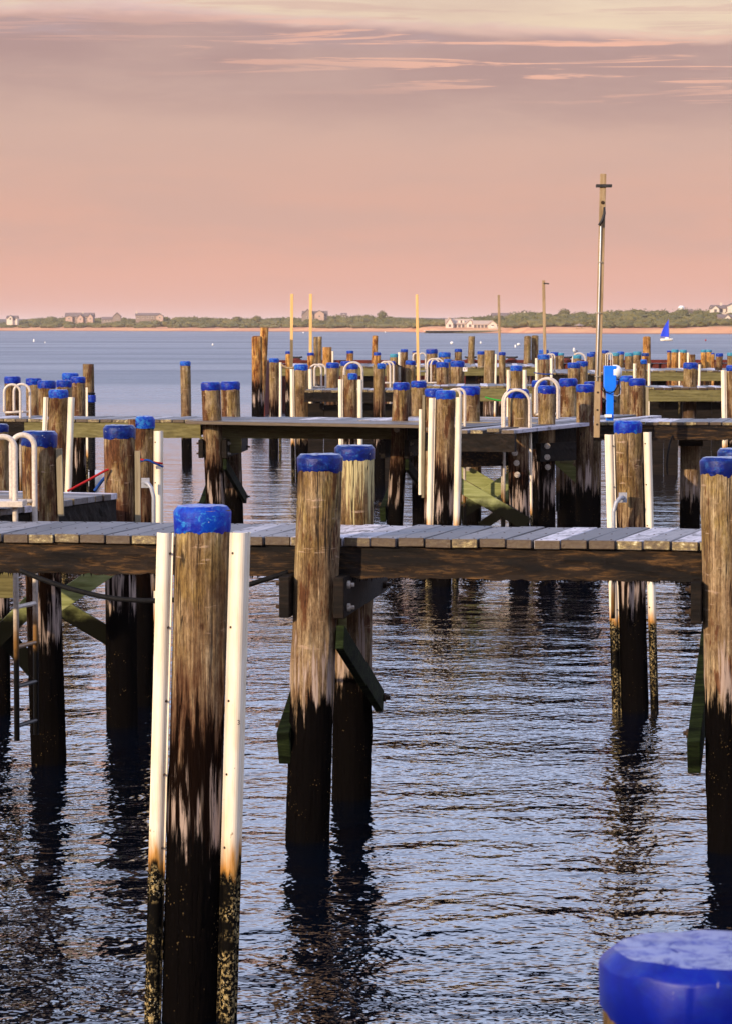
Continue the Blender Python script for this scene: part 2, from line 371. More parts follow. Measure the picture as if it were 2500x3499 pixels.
M['feather'] = mat_plain('white_feather', (0.80, 0.78, 0.75), (0.66, 0.64, 0.62), 30, 0.8, 0.2)
M['bark'] = mat_plain('brown_bark', (0.06, 0.045, 0.03), (0.03, 0.022, 0.015), 5, 0.9, 0.1)


def mat_foliage():
    m, k, p = new_mat('coastal_scrub_foliage')
    g = k.n.new('ShaderNodeNewGeometry').outputs['Position']
    a = k.noise(g, 0.045, 3, 0.6); b = k.noise(g, 0.5, 4, 0.7); r = k.n.new('ShaderNodeNewGeometry').outputs['Random Per Island']
    col = k.mix(k.smooth(a, 0.36, 0.66), (0.085, 0.082, 0.026), (0.15, 0.125, 0.042))
    col = k.mix(k.mul(k.smooth(b, 0.45, 0.7), 0.7), col, (0.19, 0.15, 0.055))
    col = k.mix(k.mul(r, 0.5), col, (0.060, 0.064, 0.024))
    bsdf(k, p, col, 0.9, 0.1)
    return m


M['foliage'] = mat_foliage()


def mat_sand():
    m, k, p = new_mat('beach_sand_and_dune_grass')
    g = k.n.new('ShaderNodeNewGeometry').outputs['Position']; x, y, z = k.sep(g)
    a = k.noise(k.vec(g, (0.02, 0.06, 0.3)), 1.0, 4, 0.6); b = k.noise(k.vec(g, (0.3, 0.3, 1.5)), 1.0, 4, 0.65)
    col = k.mix(k.smooth(a, 0.38, 0.64), (0.52, 0.23, 0.12), (0.64, 0.33, 0.15))
    col = k.mix(k.mul(k.smooth(b, 0.5, 0.7), 0.4), col, (0.40, 0.22, 0.12))
    col = k.mix(k.smooth(z, 0.55, 0.1), col, (0.26, 0.125, 0.085))
    gr = k.smooth(k.add(z, k.mul(k.sub(a, 0.5), 2.4)), 2.5, 3.4)
    col = k.mix(gr, col, (0.115, 0.095, 0.035))
    bsdf(k, p, col, 0.95, 0.1, 0.0, k.bump(b, 0.3, 0.3))
    return m


M['sand'] = mat_sand()
M['hill'] = mat_plain('distant_wooded_hill', (0.05, 0.05, 0.035), (0.075, 0.07, 0.045), 0.02, 0.95, 0.1, 0.0, 0.3)


def mat_water():
    m, k, p = new_mat('harbour_water')
    g = k.n.new('ShaderNodeNewGeometry').outputs['Position']

    def rot(v, deg):
        r_ = k.n.new('ShaderNodeVectorRotate'); r_.rotation_type = 'Z_AXIS'; k.link(v, r_.inputs['Vector']); r_.inputs['Angle'].default_value = math.radians(deg)
        return r_.outputs[0]

    patch = k.noise(k.vec(g, (0.10, 0.06, 1)), 1.0, 3, 0.55)
    amp = k.mul(k.smooth(patch, 0.32, 0.68, 0.45, 1.55), k.smooth(k.sep(g)[1], 30.0, 220.0, 1.0, 1.5))      # choppier out on the open bay
    swell = k.smooth(k.sep(g)[1], 40.0, 260.0, 1.0, 4.5)
    warp = k.noise(k.vec(g, (0.6, 0.6, 1)), 1.0, 2, 0.5, color=True)

    def height(off):                       # wave height in metres at a point shifted by off
        vv = k.n.new('ShaderNodeVectorMath'); vv.operation = 'MULTIPLY_ADD'
        k.link(warp, vv.inputs[0]); vv.inputs[1].default_value = (0.5, 0.5, 0)
        sh = k.n.new('ShaderNodeVectorMath'); sh.operation = 'ADD'; k.link(g, sh.inputs[0]); sh.inputs[1].default_value = off
        k.link(sh.outputs[0], vv.inputs[2]); gw = vv.outputs[0]
        a, b = rot(gw, 14), rot(gw, -24)
        rip = k.noise(k.vec(a, (8.0, 7.0, 1)), 1.0, 2.0, 0.5)
        rip2 = k.noise(k.vec(b, (17.0, 14.0, 1), (3, 7, 0)), 1.0, 1.0, 0.5)
        med = k.noise(k.vec(b, (1.7, 2.4, 1)), 1.0, 2, 0.5)
        big = k.noise(k.vec(a, (0.22, 0.80, 1)), 1.0, 2, 0.55)
        h = k.mul(k.add(k.mul(rip, WAVES[0]), k.mul(rip2, WAVES[1])), amp)
        return k.add(h, k.mul(k.add(k.mul(med, WAVES[2]), k.mul(big, WAVES[3])), swell))

    e = 0.012
    h0, hx, hy = height((0, 0, 0)), height((e, 0, 0)), height((0, e, 0))
    n = k.comb(k.mul(k.sub(h0, hx), 1 / e), k.mul(k.sub(h0, hy), 1 / e), 1.0)
    nn = k.n.new('ShaderNodeVectorMath'); nn.operation = 'NORMALIZE'; k.link(n, nn.inputs[0])
    # waves too small to see far out become roughness
    far = k.smooth(k.math('POWER', k.math('MAXIMUM', k.sep(g)[1], 0.0), 0.5), 5.0, 15.0, 0.03, 0.36)
    streak = k.noise(k.vec(g, (0.012, 0.035, 1)), 1.0, 4, 0.6)
    far = k.mul(far, k.smooth(streak, 0.35, 0.62, 0.82, 1.10))
    bsdf(k, p, (0.0006, 0.002, 0.005), far, 0.5, 0.0, nn.outputs[0])
    p.inputs['IOR'].default_value = 1.5
    return m


WAVES = (0.0130, 0.0046, 0.030, 0.072)
M['water'] = mat_water()


# ------------------------------------------------------------------ object helpers
def ray(px, py):
    x = (px - 1250.0) / F; y = (1749.5 - py) / F
    return Vector((x, math.cos(PITCH) + y * math.sin(PITCH), -math.sin(PITCH) + y * math.cos(PITCH)))


def at(px, py, Y):
    d = ray(px, py); t = Y / d.y
    return Vector((d.x * t, Y, H + d.z * t))


def atz(px, py, Z):
    d = ray(px, py); t = (Z - H) / d.z
    return Vector((d.x * t, d.y * t, Z))


def ppm(Y): return F / Y


def mesh(name, verts, faces, smooth=False):
    me = bpy.data.meshes.new(name); me.from_pydata([tuple(v) for v in verts], [], faces)
    if smooth: me.polygons.foreach_set('use_smooth', [True] * len(me.polygons))
    me.update(); return me


def link(name, me, mat=None, parent=None, loc=None, **props):
    o = bpy.data.objects.new(name, me); COL.objects.link(o)
    if mat is not None and me is not None and not me.materials: me.materials.append(mat)
    if parent is not None: o.parent = parent
    if loc is not None: o.location = loc
    for a, b in props.items(): o[a] = b
    return o


def thing(name, label, cat, loc=(0, 0, 0), group=None, rz=0.0):
    o = bpy.data.objects.new(name, None); COL.objects.link(o)
    o.empty_display_size = 0.2; o.location = loc; o.rotation_euler = (0, 0, rz)
    o['label'] = label; o['category'] = cat
    if group: o['group'] = group
    return o


class MB:
    """collects verts and faces for ONE mesh object"""
    def __init__(s): s.v = []; s.f = []

    def box(s, c, size, rot=None):
        i = len(s.v)
        for dx in (-.5, .5):
            for dy in (-.5, .5):
                for dz in (-.5, .5):
                    q = Vector((dx * size[0], dy * size[1], dz * size[2]))
                    if rot is not None: q = rot @ q
                    s.v.append(Vector(c) + q)
        s.f += [[i + a for a in t] for t in ((0, 1, 3, 2), (4, 6, 7, 5), (0, 4, 5, 1), (2, 3, 7, 6), (0, 2, 6, 4), (1, 5, 7, 3))]
        return s

    def beam(s, a, b, w, t, up=(0, 0, 1)):
        """bar from a to b; w across (in the direction of up), t thick"""
        a, b = Vector(a), Vector(b); d = (b - a); L = d.length; d.normalize()
        u = Vector(up); u = (u - d * u.dot(d)).normalized(); q = d.cross(u)
        i = len(s.v)
        for e in (a, b):
            for (su, sq) in ((-1, -1), (1, -1), (1, 1), (-1, 1)): s.v.append(e + u * (su * w / 2) + q * (sq * t / 2))
        s.f += [[i, i + 1, i + 2, i + 3], [i + 7, i + 6, i + 5, i + 4]] + [[i + j, i + 4 + j, i + 4 + (j + 1) % 4, i + (j + 1) % 4] for j in range(4)]
        return s

    def tube(s, pts, r, n=8, caps=True):
        pts = [Vector(p) for p in pts]; m = len(pts); i0 = len(s.v)
        prev = None
        for j, p in enumerate(pts):
            d = (pts[min(j + 1, m - 1)] - pts[max(j - 1, 0)]).normalized()
            if prev is None:
                u = d.orthogonal().normalized()
            else:
                u = (prev - d * prev.dot(d))
                u = u.normalized() if u.length > 1e-6 else d.orthogonal().normalized()
            prev = u; w = d.cross(u); rr = r[j] if isinstance(r, (list, tuple)) else r
            for q in range(n):
                a = 2 * PI * q / n; s.v.append(p + (u * math.cos(a) + w * math.sin(a)) * rr)
        for j in range(m - 1):
            for q in range(n):
                a = i0 + j * n + q; b = i0 + j * n + (q + 1) % n
                s.f.append([a, b, b + n, a + n])
        if caps:
            s.f.append([i0 + q for q in reversed(range(n))]); s.f.append([i0 + (m - 1) * n + q for q in range(n)])
        return s

    def lathe(s, prof, n=16, c=(0, 0, 0), cap=True):
        i0 = len(s.v); c = Vector(c)
        for (r, z) in prof:
            for q in range(n):
                a = 2 * PI * q / n; s.v.append(c + Vector((r * math.cos(a), r * math.sin(a), z)))
        m = len(prof)
        for j in range(m - 1):
            for q in range(n):
                a = i0 + j * n + q; b = i0 + j * n + (q + 1) % n; s.f.append([a, b, b + n, a + n])
        if cap:
            s.f.append([i0 + q for q in reversed(range(n))]); s.f.append([i0 + (m - 1) * n + q for q in range(n)])
        return s

    def poly(s, pts, d):
        """closed outline pts extruded by vector d"""
        i = len(s.v); n = len(pts); d = Vector(d)
        s.v += [Vector(p) for p in pts] + [Vector(p) + d for p in pts]
        s.f.append([i + j for j in range(n)]); s.f.append([i + n + j for j in reversed(range(n))])
        for j in range(n): s.f.append([i + j, i + n + j, i + n + (j + 1) % n, i + (j + 1) % n])
        return s

    def bolt(s, c, d, r=0.014, L=0.03):
        c, d = Vector(c), Vector(d).normalized()
        s.tube([c - d * 0.01, c + d * L * .35], r * 1.9, 10); s.tube([c + d * L * .3, c + d * L], r, 6); return s

    def obj(s, name, mat, parent=None, smooth=False, bevel=0.0, **props):
        me = mesh(name, s.v, s.f, smooth)
        bm = bmesh.new(); bm.from_mesh(me); bmesh.ops.recalc_face_normals(bm, faces=bm.faces); bm.to_mesh(me); bm.free()
        o = link(name, me, mat, parent, **props)
        if bevel:
            b = o.modifiers.new('bevel', 'BEVEL'); b.width = bevel; b.segments = 2; b.limit_method = 'ANGLE'
        return o


def sag(a, b, drop, n=14):
    a, b = Vector(a), Vector(b)
    return [a.lerp(b, i / n) - Vector((0, 0, drop * 4 * (i / n) * (1 - i / n))) for i in range(n + 1)]


# ------------------------------------------------------------------ water, shore, far land
wm = mesh('water', [(-16000, -300, 0), (16000, -300, 0), (16000, 24000, 0), (-16000, 24000, 0)], [[0, 1, 2, 3]])
link('water', wm, M['water'], kind='structure')


def shoreD(px):
    return float(np.interp(px, [-4000, 0, 700, 1400, 1480, 1720, 1800, 2500, 6000], [2150, 1850, 1700, 1520, 1330, 1290, 1230, 1160, 1080]))


def skyY(px):       # tree line of the photograph, as pixel height
    return float(np.interp(px, [-4000, -200, 0, 60, 140, 175, 230, 330, 345, 420, 470, 560, 640, 760, 860, 930, 1000, 1050, 1130, 1180, 1260, 1330, 1420, 1500, 1560, 1660, 1760, 1800, 1880, 1940, 2010, 2130, 2160, 2250, 2330, 2420, 2500, 3200, 6000],
                           [1078, 1085, 1104, 1098, 1082, 1079, 1084, 1088, 1086, 1084, 1086, 1080, 1082, 1086, 1085, 1087, 1083, 1082, 1078, 1074, 1076, 1080, 1088, 1090, 1086, 1080, 1066, 1063, 1069, 1066, 1064, 1056, 1057, 1061, 1055, 1057, 1062, 1060, 1066]))


def beachTop(px):
    return float(np.interp(px, [-4000, 1350, 1500, 1750, 1900, 2050, 2350, 2500, 6000], [1.7, 1.7, 1.9, 2.0, 2.6, 2.1, 2.3, 3.2, 3.0]))


def ground(px, off):
    top = beachTop(px)
    nz = mnoise.noise(Vector((px * 0.011, off * 0.02, 3.1)))
    z = np.interp(off, [-30, 0, 10, 26, 60, 220, 700, 1600], [-1.5, -0.05, 0.7, top, top + 0.6, top + 2.6, top + 2.8, top + 2.0])
    return float(z + nz * 0.25 * min(1, max(0, off / 20)))


cols = np.arange(-4200, 6600, 30.0); offs = [-30, 0, 5, 10, 17, 26, 40, 60, 100, 160, 220, 400, 700, 1600]
V = []; Fc = []
for px in cols:
    for of in offs:
        Y = shoreD(px) + of; V.append(((px - 1250) / F * Y, Y, ground(px, of)))
no = len(offs)
for i in range(len(cols) - 1):
    for j in range(no - 1):
        a = i * no + j; Fc.append([a, a + no, a + no + 1, a + 1])
link('beach', mesh('beach', V, Fc, True), M['sand'], kind='structure')

# low blue ridge behind
hp = []; hf = []
xs = np.arange(-5000, 5001, 50.0)
for i, X in enumerate(xs):
    hgt = 13 + 7 * mnoise.noise(Vector((X * 0.0016, 0.3, 0))) + 3.0 * mnoise.noise(Vector((X * 0.012, 1.3, 0))) + 1.5 * mnoise.noise(Vector((X * 0.05, 5, 0)))
    for (yy, zz) in ((3900, -1), (4000, hgt * 0.75), (4150, hgt), (4600, hgt * 0.8), (4900, -1)): hp.append((X, yy + 60 * mnoise.noise(Vector((X * .003, 9, 0))), zz))
for i in range(len(xs) - 1):
    for j in range(4):
        a = i * 5 + j; hf.append([a, a + 5, a + 6, a + 1])
link('hills', mesh('hills', hp, hf, True), M['hill'], kind='structure')

# scrub and woods: one mass of many crowns with leaf clumps
bm = bmesh.new(); bmesh.ops.create_icosphere(bm, subdivisions=2, radius=1.0)
ico_v = np.array([v.co[:] for v in bm.verts]); ico_f = np.array([[v.index for v in f.verts] for f in bm.faces]); bm.free()


def crown(cx, cy, z0, z1, w, rng, leaves=60):
    """one uneven crown: a lumpy body and loose leaf clumps round it"""
    hgt = (z1 - z0) / 2
    sd_ = rng.uniform(0, 50, 3)
    d = ico_v.copy()
    nz = np.array([mnoise.noise(Vector(v * 1.7 + sd_)) for v in d]) * 0.38 + np.array([mnoise.noise(Vector(v * 4.1 + sd_)) for v in d]) * 0.22
    r = (0.86 + nz)[:, None]
    bv = d * r * np.array([w / 2, w / 2, hgt]) + np.array([cx, cy, (z0 + z1) / 2])
    vs_, fs_ = [bv], [ico_f]
    q = rng.normal(size=(leaves, 3)); q[:, 2] = np.abs(q[:, 2]) - 0.25
    q /= np.linalg.norm(q, axis=1)[:, None]
    cen = q * rng.uniform(0.85, 1.14, leaves)[:, None] * np.array([w / 2, w / 2, hgt]) + np.array([cx, cy, (z0 + z1) / 2])
    s = rng.uniform(0.22, 0.60, (leaves, 1))
    u = rng.normal(size=(leaves, 3)); u /= np.linalg.norm(u, axis=1)[:, None]
    t = np.cross(u, rng.normal(size=(leaves, 3))); t /= np.linalg.norm(t, axis=1)[:, None]
    lv = np.stack([cen + u * s, cen + t * s * .8, cen - u * s * .9], 1).reshape(-1, 3)
    lf = np.arange(leaves * 3).reshape(-1, 3) + len(bv)
    return np.vstack([bv, lv]), np.vstack([ico_f, lf])


rng = np.random.default_rng(3)
AV, AF, nv = [], [], 0
HOUSES_PX = [(225, 325), (350, 425), (463, 560), (1030, 1120), (1515, 1700), (1677, 1745), (2425, 2520)]
for i in range(1500):
    inview = i < 950
    px = rng.uniform(-60, 2560) if inview else rng.choice([rng.uniform(-3600, -60), rng.uniform(2560, 6200)])
    off = rng.uniform(34, 190)
    if px > 1440 and px < 1720: off = rng.uniform(100, 210)
    Y = shoreD(px) + off
    if any(a - 12 < px < b + 12 for a, b in HOUSES_PX) and off < 120 and rng.random() < 0.25: continue
    topz = H + (1112 - skyY(px)) * Y / F
    fr = np.interp(off, [34, 80, 140, 190], [0.34, 0.7, 0.98, 1.0]) * rng.uniform(0.82, 1.05)
    g = ground(px, off); z1 = g + max(1.2, (topz - g) * fr)
    w = rng.uniform(5, 11); z0 = g - 0.5
    v, f = crown((px - 1250) / F * Y, Y, z0, z1, w, rng, 50)
    AV.append(v); AF.append(f + nv); nv += len(v)
v = np.vstack(AV); f = np.vstack(AF)
me = bpy.data.meshes.new('shore_woods'); me.from_pydata(v.tolist(), [], f.tolist()); me.update()
link('shore_woods', me, M['foliage'], kind='stuff', label='low olive scrub and woods along the far shore', category='woods')


def far_tree(px, ytop, off, w, label):
    Y = shoreD(px) + off; X = (px - 1250) / F * Y; g = ground(px, off); z1 = H + (1112 - ytop) * Y / F
    t = thing('tree', label, 'tree', (X, Y, g), 'taller trees on the far shore')
    v, f = crown(0, 0, (z1 - g) * 0.42, z1 - g, w, rng, 160)
    me = bpy.data.meshes.new('crown'); me.from_pydata(v.tolist(), [], f.tolist()); me.update(); link('crown', me, M['foliage'], t)
    MB().tube([(0, 0, -0.5), (0.1, 0, (z1 - g) * .3), (0, 0.1, (z1 - g) * .7)], [w * .06, w * .045, w * .02], 7).obj('trunk', M['bark'], t)


far_tree(1305, 1063, 150, 5.5, 'tall dark round tree rising highest above the middle of the far shore')
far_tree(812, 1082, 90, 6.0, 'lone round tree on the far shore left of the two yellow poles')
far_tree(880, 1080, 90, 5.0, 'small pointed tree on the far shore just right of the lone round tree')
far_tree(1924, 1056, 150, 5.0, 'pointed tree above the ridge left of the light pole')


# ------------------------------------------------------------------ houses
def house(px0, px1, ybase, ywall, yroof, off, depth, label, wallmat, gables=(), chimneys=(), wins=0, rows=1, name='house', dormer=None, roofmat='roof'):
    """long side faces the water; gables = cross gables (px centre, px width, y of apex, y of eave)"""
    pc = (px0 + px1) / 2; Y = shoreD(pc) + off; s = Y / F
    X = lambda p: (p - pc) * s
    Z = lambda y: H + (1112 - y) * s
    zb, zw, zr = Z(ybase), Z(ywall), Z(yroof)
    t = thing(name, label, 'house', ((pc - 1250) * s, Y, 0), 'houses on the far shore')
    x0, x1 = X(px0), X(px1)
    wb = MB(); wb.box(((x0 + x1) / 2, depth / 2, (zb - 3 + zw) / 2), (x1 - x0, depth, zw - zb + 3))
    wb.poly([(x0, 0, zw), (x0, depth, zw), (x0, depth / 2, zr - .15)], (0.25, 0, 0)); wb.poly([(x1 - .25, 0, zw), (x1 - .25, depth, zw), (x1 - .25, depth / 2, zr - .15)], (0.25, 0, 0))
    wb.obj('wall', wallmat, t)
    rf = MB(); o = 0.35
    rf.poly([(x0 - o, -o, zw - .12), (x0 - o, depth / 2, zr + .02), (x0 - o, depth + o, zw - .12), (x0 - o, depth + o, zw + .1), (x0 - o, depth / 2, zr + .25), (x0 - o, -o, zw + .1)], (x1 - x0 + 2 * o, 0, 0))
    roof = rf.obj('roof', M[roofmat], t)
    for (cp, y) in chimneys:
        MB().box((X(cp), depth * .45, (Z(y) + zw) / 2), (1.0, 0.9, Z(y) - zw)).obj('chimney', M['brick'], roof)
    if dormer:
        for dp in dormer:
            d_ = MB().box((X(dp), depth * .22, zw + (zr - zw) * .5), (1.7, depth * .3, (zr - zw) * .5)).obj('dormer', M['clapboard'], roof)
    for (gp, gw, ya, ye, mm) in gables:
        gx0, gx1, za, ze = X(gp - gw / 2), X(gp + gw / 2), Z(ya), Z(ye); d0 = -1.6
        gb = MB(); gb.poly([(gx0, d0, zb - 3), (gx1, d0, zb - 3), (gx1, d0, ze), ((gx0 + gx1) / 2, d0, za - .12), (gx0, d0, ze)], (0, depth * .6, 0))
        gable = gb.obj('gable', M[mm], t)
        gr = MB(); oo = .3
        gr.poly([(gx0 - oo, d0 - oo, ze - .1), ((gx0 + gx1) / 2, d0 - oo, za), (gx1 + oo, d0 - oo, ze - .1), (gx1 + oo, d0 - oo, ze + .12), ((gx0 + gx1) / 2, d0 - oo, za + .22), (gx0 - oo, d0 - oo, ze + .12)], (0, depth * .6, 0))
        gr.obj('gable_roof', M[roofmat], gable)
        if gx1 - gx0 > 2.2:
            w_ = MB().box(((gx0 + gx1) / 2, d0 - .02, zb + (ze - zb) * .55), (1.1, .12, 1.2)).obj('window', M['clapboard' if mm != 'clapboard' else 'shingle'], t)
            MB().box(((gx0 + gx1) / 2, d0 - .10, zb + (ze - zb) * .55), (0.85, .05, 0.95)).obj('pane', M['pane'], w_)
    for rr in range(rows):
        zc = zb + (zw - zb) * (rr + .52) / rows
        for i in range(wins):
            xx = x0 + (x1 - x0) * (i + .5) / wins
            w_ = MB().box((xx, -.02, zc), (1.25, .12, 1.45)).obj('window', M['clapboard' if wallmat != M['clapboard'] else 'shingle'], t)
            MB().box((xx, -.10, zc), (0.95, .05, 1.15)).obj('pane', M['pane'], w_)
    return t


SH, CB = M['shingle'], M['clapboard']
house(26, 62, 1094, 1088, 1080, 60, 8, 'small pale house low at the left end of the far shore', CB, gables=[(40, 14, 1078, 1086, 'clapboard')], wins=2)
house(226, 322, 1096, 1082, 1070, 92, 10, 'large grey shingled house with two pale gables and dark roof', SH, gables=[(278, 20, 1075, 1086, 'gable_tan'), (312, 18, 1073, 1084, 'gable_tan'), (240, 22, 1080, 1083, 'gable_tan')], chimneys=[(285, 1066)], wins=6)
house(350, 408, 1101, 1092, 1084, 86, 8, 'long low pale house beside a tall gabled block', SH, gables=[(403, 26, 1069, 1082, 'shingle')], wins=6)
house(466, 548, 1092, 1078, 1071, 95, 9, 'shingled house under a long dark roof with a tall chimney at its left end', SH, gables=[(549, 22, 1074, 1080, 'gable_tan')], chimneys=[(468, 1064), (550, 1069)], wins=5)
house(1034, 1118, 1092, 1078, 1064, 96, 10, 'pink grey shingled house with gambrel end behind the two yellow poles', SH, gables=[(1052, 40, 1057, 1078, 'shingle'), (1092, 32, 1061, 1072, 'gable_tan')], chimneys=[(1093, 1058)], wins=4)
house(1166, 1184, 1080, 1077, 1071, 110, 7, 'pale roof end peeping over the woods right of the gambrel house', SH, wins=1)
house(1522, 1612, 1121, 1107, 1091, 52, 10, 'long white clubhouse with square chimney tower standing on the seawall', CB, gables=[(1603, 24, 1092, 1106, 'clapboard'), (1534, 22, 1086, 1106, 'clapboard')], chimneys=[(1533, 1085)], wins=7, dormer=[1570, 1578], name='clubhouse', roofmat='roof_pale')
house(1615, 1676, 1121, 1109, 1097, 50, 9, 'lower white wing house joined to the right of the long clubhouse', CB, gables=[(1680, 30, 1096, 1110, 'clapboard')], wins=5, roofmat='roof_pale')
house(1680, 1737, 1106, 1083, 1071, 140, 10, 'two storey house with dark roof behind the clubhouse wing', SH, gables=[(1688, 18, 1078, 1086, 'clapboard')], wins=4, rows=2)
house(1744, 1762, 1084, 1079, 1071, 150, 7, 'small white gable just right of the two storey house', CB, gables=[(1753, 22, 1066, 1078, 'clapboard')], wins=1)
house(1782, 1796, 1074, 1070, 1064, 160, 7, 'tiny pale house on the crest left of the pole with a lamp arm', SH, gables=[(1788, 12, 1061, 1068, 'clapboard')], wins=1)
house(2430, 2530, 1069, 1054, 1044, 130, 11, 'big white house high on the right end of the ridge', CB, gables=[(2438, 26, 1044, 1056, 'clapboard'), (2500, 40, 1036, 1046, 'clapboard')], chimneys=[(2463, 1034)], wins=5)
house(2452, 2500, 1097, 1086, 1076, 70, 9, 'grey shingled house half in the scrub below the big white house', SH, gables=[(2480, 28, 1075, 1090, 'clapboard')], wins=2)
house(2346, 2362, 1068, 1064, 1059, 150, 6, 'tiny pale cottage in the trees left of the big white house', CB, wins=2)

# round white water tank on the ridge
Y = shoreD(2326) + 190; p0 = at(2326, 1053, Y)
t = thing('water_tank', 'round white tank showing as a bright dot above the right ridge', 'water tank', (p0.x, Y, 4.0))
MB().lathe([(0.9, p0.z - 6), (0.9, p0.z - 5.0), (1.3, p0.z - 4.4), (1.45, p0.z - 3.9), (1.2, p0.z - 3.2), (.5, p0.z - 2.8)], 14).obj('tank', M['white'], t, True)
MB().tube([(0, 0, 0), (0, 0, p0.z - 5.8)], .5, 8).obj('stem', M['galv'], t)

# beach pavilion
Y = shoreD(1977) + 24; p0 = at(1977, 1121, Y)
t = thing('beach_pavilion', 'small pyramid roofed shelter on the sand left of the light pole', 'shelter', (p0.x, Y, p0.z))
MB().lathe([(2.3, 1.0), (1.4, 1.35), (0.05, 1.9)], 4).obj('roof', M['shingle'], t)
for sx in (-1, 1):
    for sy in (-1, 1): MB().beam((sx * 1.1, sy * 1.1, -1.5), (sx * 1.1, sy * 1.1, 1.05), .15, .15, (0, 1, 0)).obj('post', M['pole_wood'], t)

# stone seawall: courses of separate stones
t = thing('seawall', 'long dark stone seawall in front of the white clubhouse', 'seawall')
i = 0
stone_me = []
for q in range(4):
    b_ = MB(); vv_ = []
    bm = bmesh.new(); bmesh.ops.create_cube(bm, size=1.0)
    bmesh.ops.subdivide_edges(bm, edges=bm.edges[:], cuts=1)
    for v_ in bm.verts: v_.co *= 0.92 + 0.16 * random.random()
    me = bpy.data.meshes.new('stone'); bm.to_mesh(me); bm.free(); me.materials.append(M['stone']); stone_me.append(me)
for row in range(2):
    px = 1448.0 + row * 4
    while px < 1712:
        wpx = random.uniform(8, 13); Y = 1315 - 10 * (px - 1448) / 264; s = Y / F
        o = link('stone', stone_me[i % 4], None, t, ((px + wpx / 2 - 1250) * s, Y + row * .25, 0.22 + row * 0.62))
        o.scale = (wpx * s * 1.02, 1.1, 0.66); i += 1; px += wpx
wl = MB(); s = 1305 / F
wl.box(((1580 - 1250) * s, 1312, 1.18), (266 * s, 6.0, 0.22)); wl.obj('coping', M['brick'], t)

# boat on the lawn beside the clubhouse
Y = 1310; p0 = at(1683, 1124, Y)
t = thing('beached_boat', 'small white boat lying on the shore at the clubhouse wing', 'boat', (p0.x, Y, p0.z))
hb = MB(); L = 4.2
sec = []
for a in np.linspace(-1, 1, 9):
    wdt = 0.75 * (1 - max(0, a) ** 2.2) ** .5 + .02; sec.append([(a * L / 2, -wdt, .75), (a * L / 2, -wdt * .6, .1), (a * L / 2, wdt * .6, .1), (a * L / 2, wdt, .75)])
for q in sec: hb.v += [Vector(z) for z in q]
for j in range(8):
    for e in range(3): hb.f.append([j * 4 + e, j * 4 + e + 1, j * 4 + 5 + e, j * 4 + 4 + e])
    hb.f.append([j * 4 + 3, j * 4, j * 4 + 4, j * 4 + 7])
hb.f.append([0, 1, 2, 3])
hb.obj('hull', M['hull'], t); MB().box((-.3, 0, .95), (1.1, .9, .5)).obj('cuddy', M['white'], t)

# ------------------------------------------------------------------ sailboat and buoys
Y = 655.0; s = Y / F; p0 = at(2276, 1164, Y)
t = thing('sailboat', 'small cream sailboat with one tall bright blue sail', 'sailboat', (p0.x, Y, 0))
sb = MB(); L = 40 * s * 1.08
for a in np.linspace(-1, 1, 11):
    wdt = 0.62 * (1 - abs(a) ** 2.4) ** .6 * (1.0 if a > -0.2 else 1.0) + .03; zz = .50 + .10 * max(0, a) ** 2
    for (ww, z_) in ((-wdt, zz), (-wdt * .85, .15), (-wdt * .3, -.15), (wdt * .3, -.15), (wdt * .85, .15), (wdt, zz)): sb.v.append(Vector((a * L / 2, ww, z_)))
for j in range(10):
    for e in range(5): sb.f.append([j * 6 + e, j * 6 + e + 1, j * 6 + 7 + e, j * 6 + 6 + e])
    sb.f.append([j * 6 + 5, j * 6, j * 6 + 6, j * 6 + 11])
sb.f += [list(range(6)), list(range(60, 66))]
sb.obj('hull', M['hull'], t, True)
MB().box((0.0, 0, .66), (.75, .6, .30)).obj('cabin', M['white'], t)
mx = (2285 - 2276) * s; mz = (1164 - 1085) * s
MB().tube([(mx, 0, .3), (mx - .17, 0, mz)], [.05, .03], 8).obj('mast', M['pole_wood'], t)
MB().tube([(mx, 0, .80), ((2254 - 2276) * s, .25, .98)], .035, 6).obj('boom', M['pole_wood'], t)
# sail: a bellied cloth with a curved leech
sv, sf = [], []
zb_, zt_ = (1164 - 1152) * s, (1164 - 1091) * s
for i in range(13):
    a = i / 12; z_ = zb_ + (zt_ - zb_) * a
    xl = mx - .17 * z_ / mz; xr = xl - (2284 - 2255) * s * (1 - a ** 1.55) - .03
    for j in range(7):
        b = j / 6; sv.append((xl + (xr - xl) * b, .25 * b + .22 * math.sin(PI * b) * (1 - a * .6), z_ + (1 - a) * .12 * b * 0))
for i in range(12):
    for j in range(6): q = i * 7 + j; sf.append([q, q + 1, q + 8, q + 7])
sl = link('sail', mesh('sail', sv, sf, True), M['sail'], t); sm = sl.modifiers.new('thick', 'SOLIDIFY'); sm.thickness = .02

BUOYS = [(117, 1168, 5, 10, 'white', 'tall white spar buoy on the open water at far left', 'spar'),
         (155, 1172, 4, 4, 'white', 'small white ball buoy right of the tall spar buoy', 'ball'),
         (728, 1181, 6, 8, 'white', 'lone white mooring buoy on open water left of the sunlit piling pair', 'ball'),
         (1037, 1139, 5, 5, 'white', 'tiny white buoy near the far beach between the two yellow poles', 'ball'),
         (1315, 1137, 4, 4, 'white', 'tiny white buoy near the far beach above the orange piling', 'ball'),
         (1542, 1176, 11, 10, 'white', 'brightest round white buoy left of the tall olive piling', 'ball'),
         (1641, 1174, 6, 8, 'white', 'small white buoy right of the tall olive piling', 'ball'),
         (1759, 1187, 6, 9, 'white', 'upright white buoy left of the twin grey pilings', 'spar'),
         (1770, 1180, 12, 4, 'white', 'long white float lying behind the upright buoy', 'long'),
         (2409, 1165, 6, 6, 'red_rope', 'faded orange buoy right of the sailboat', 'ball')]
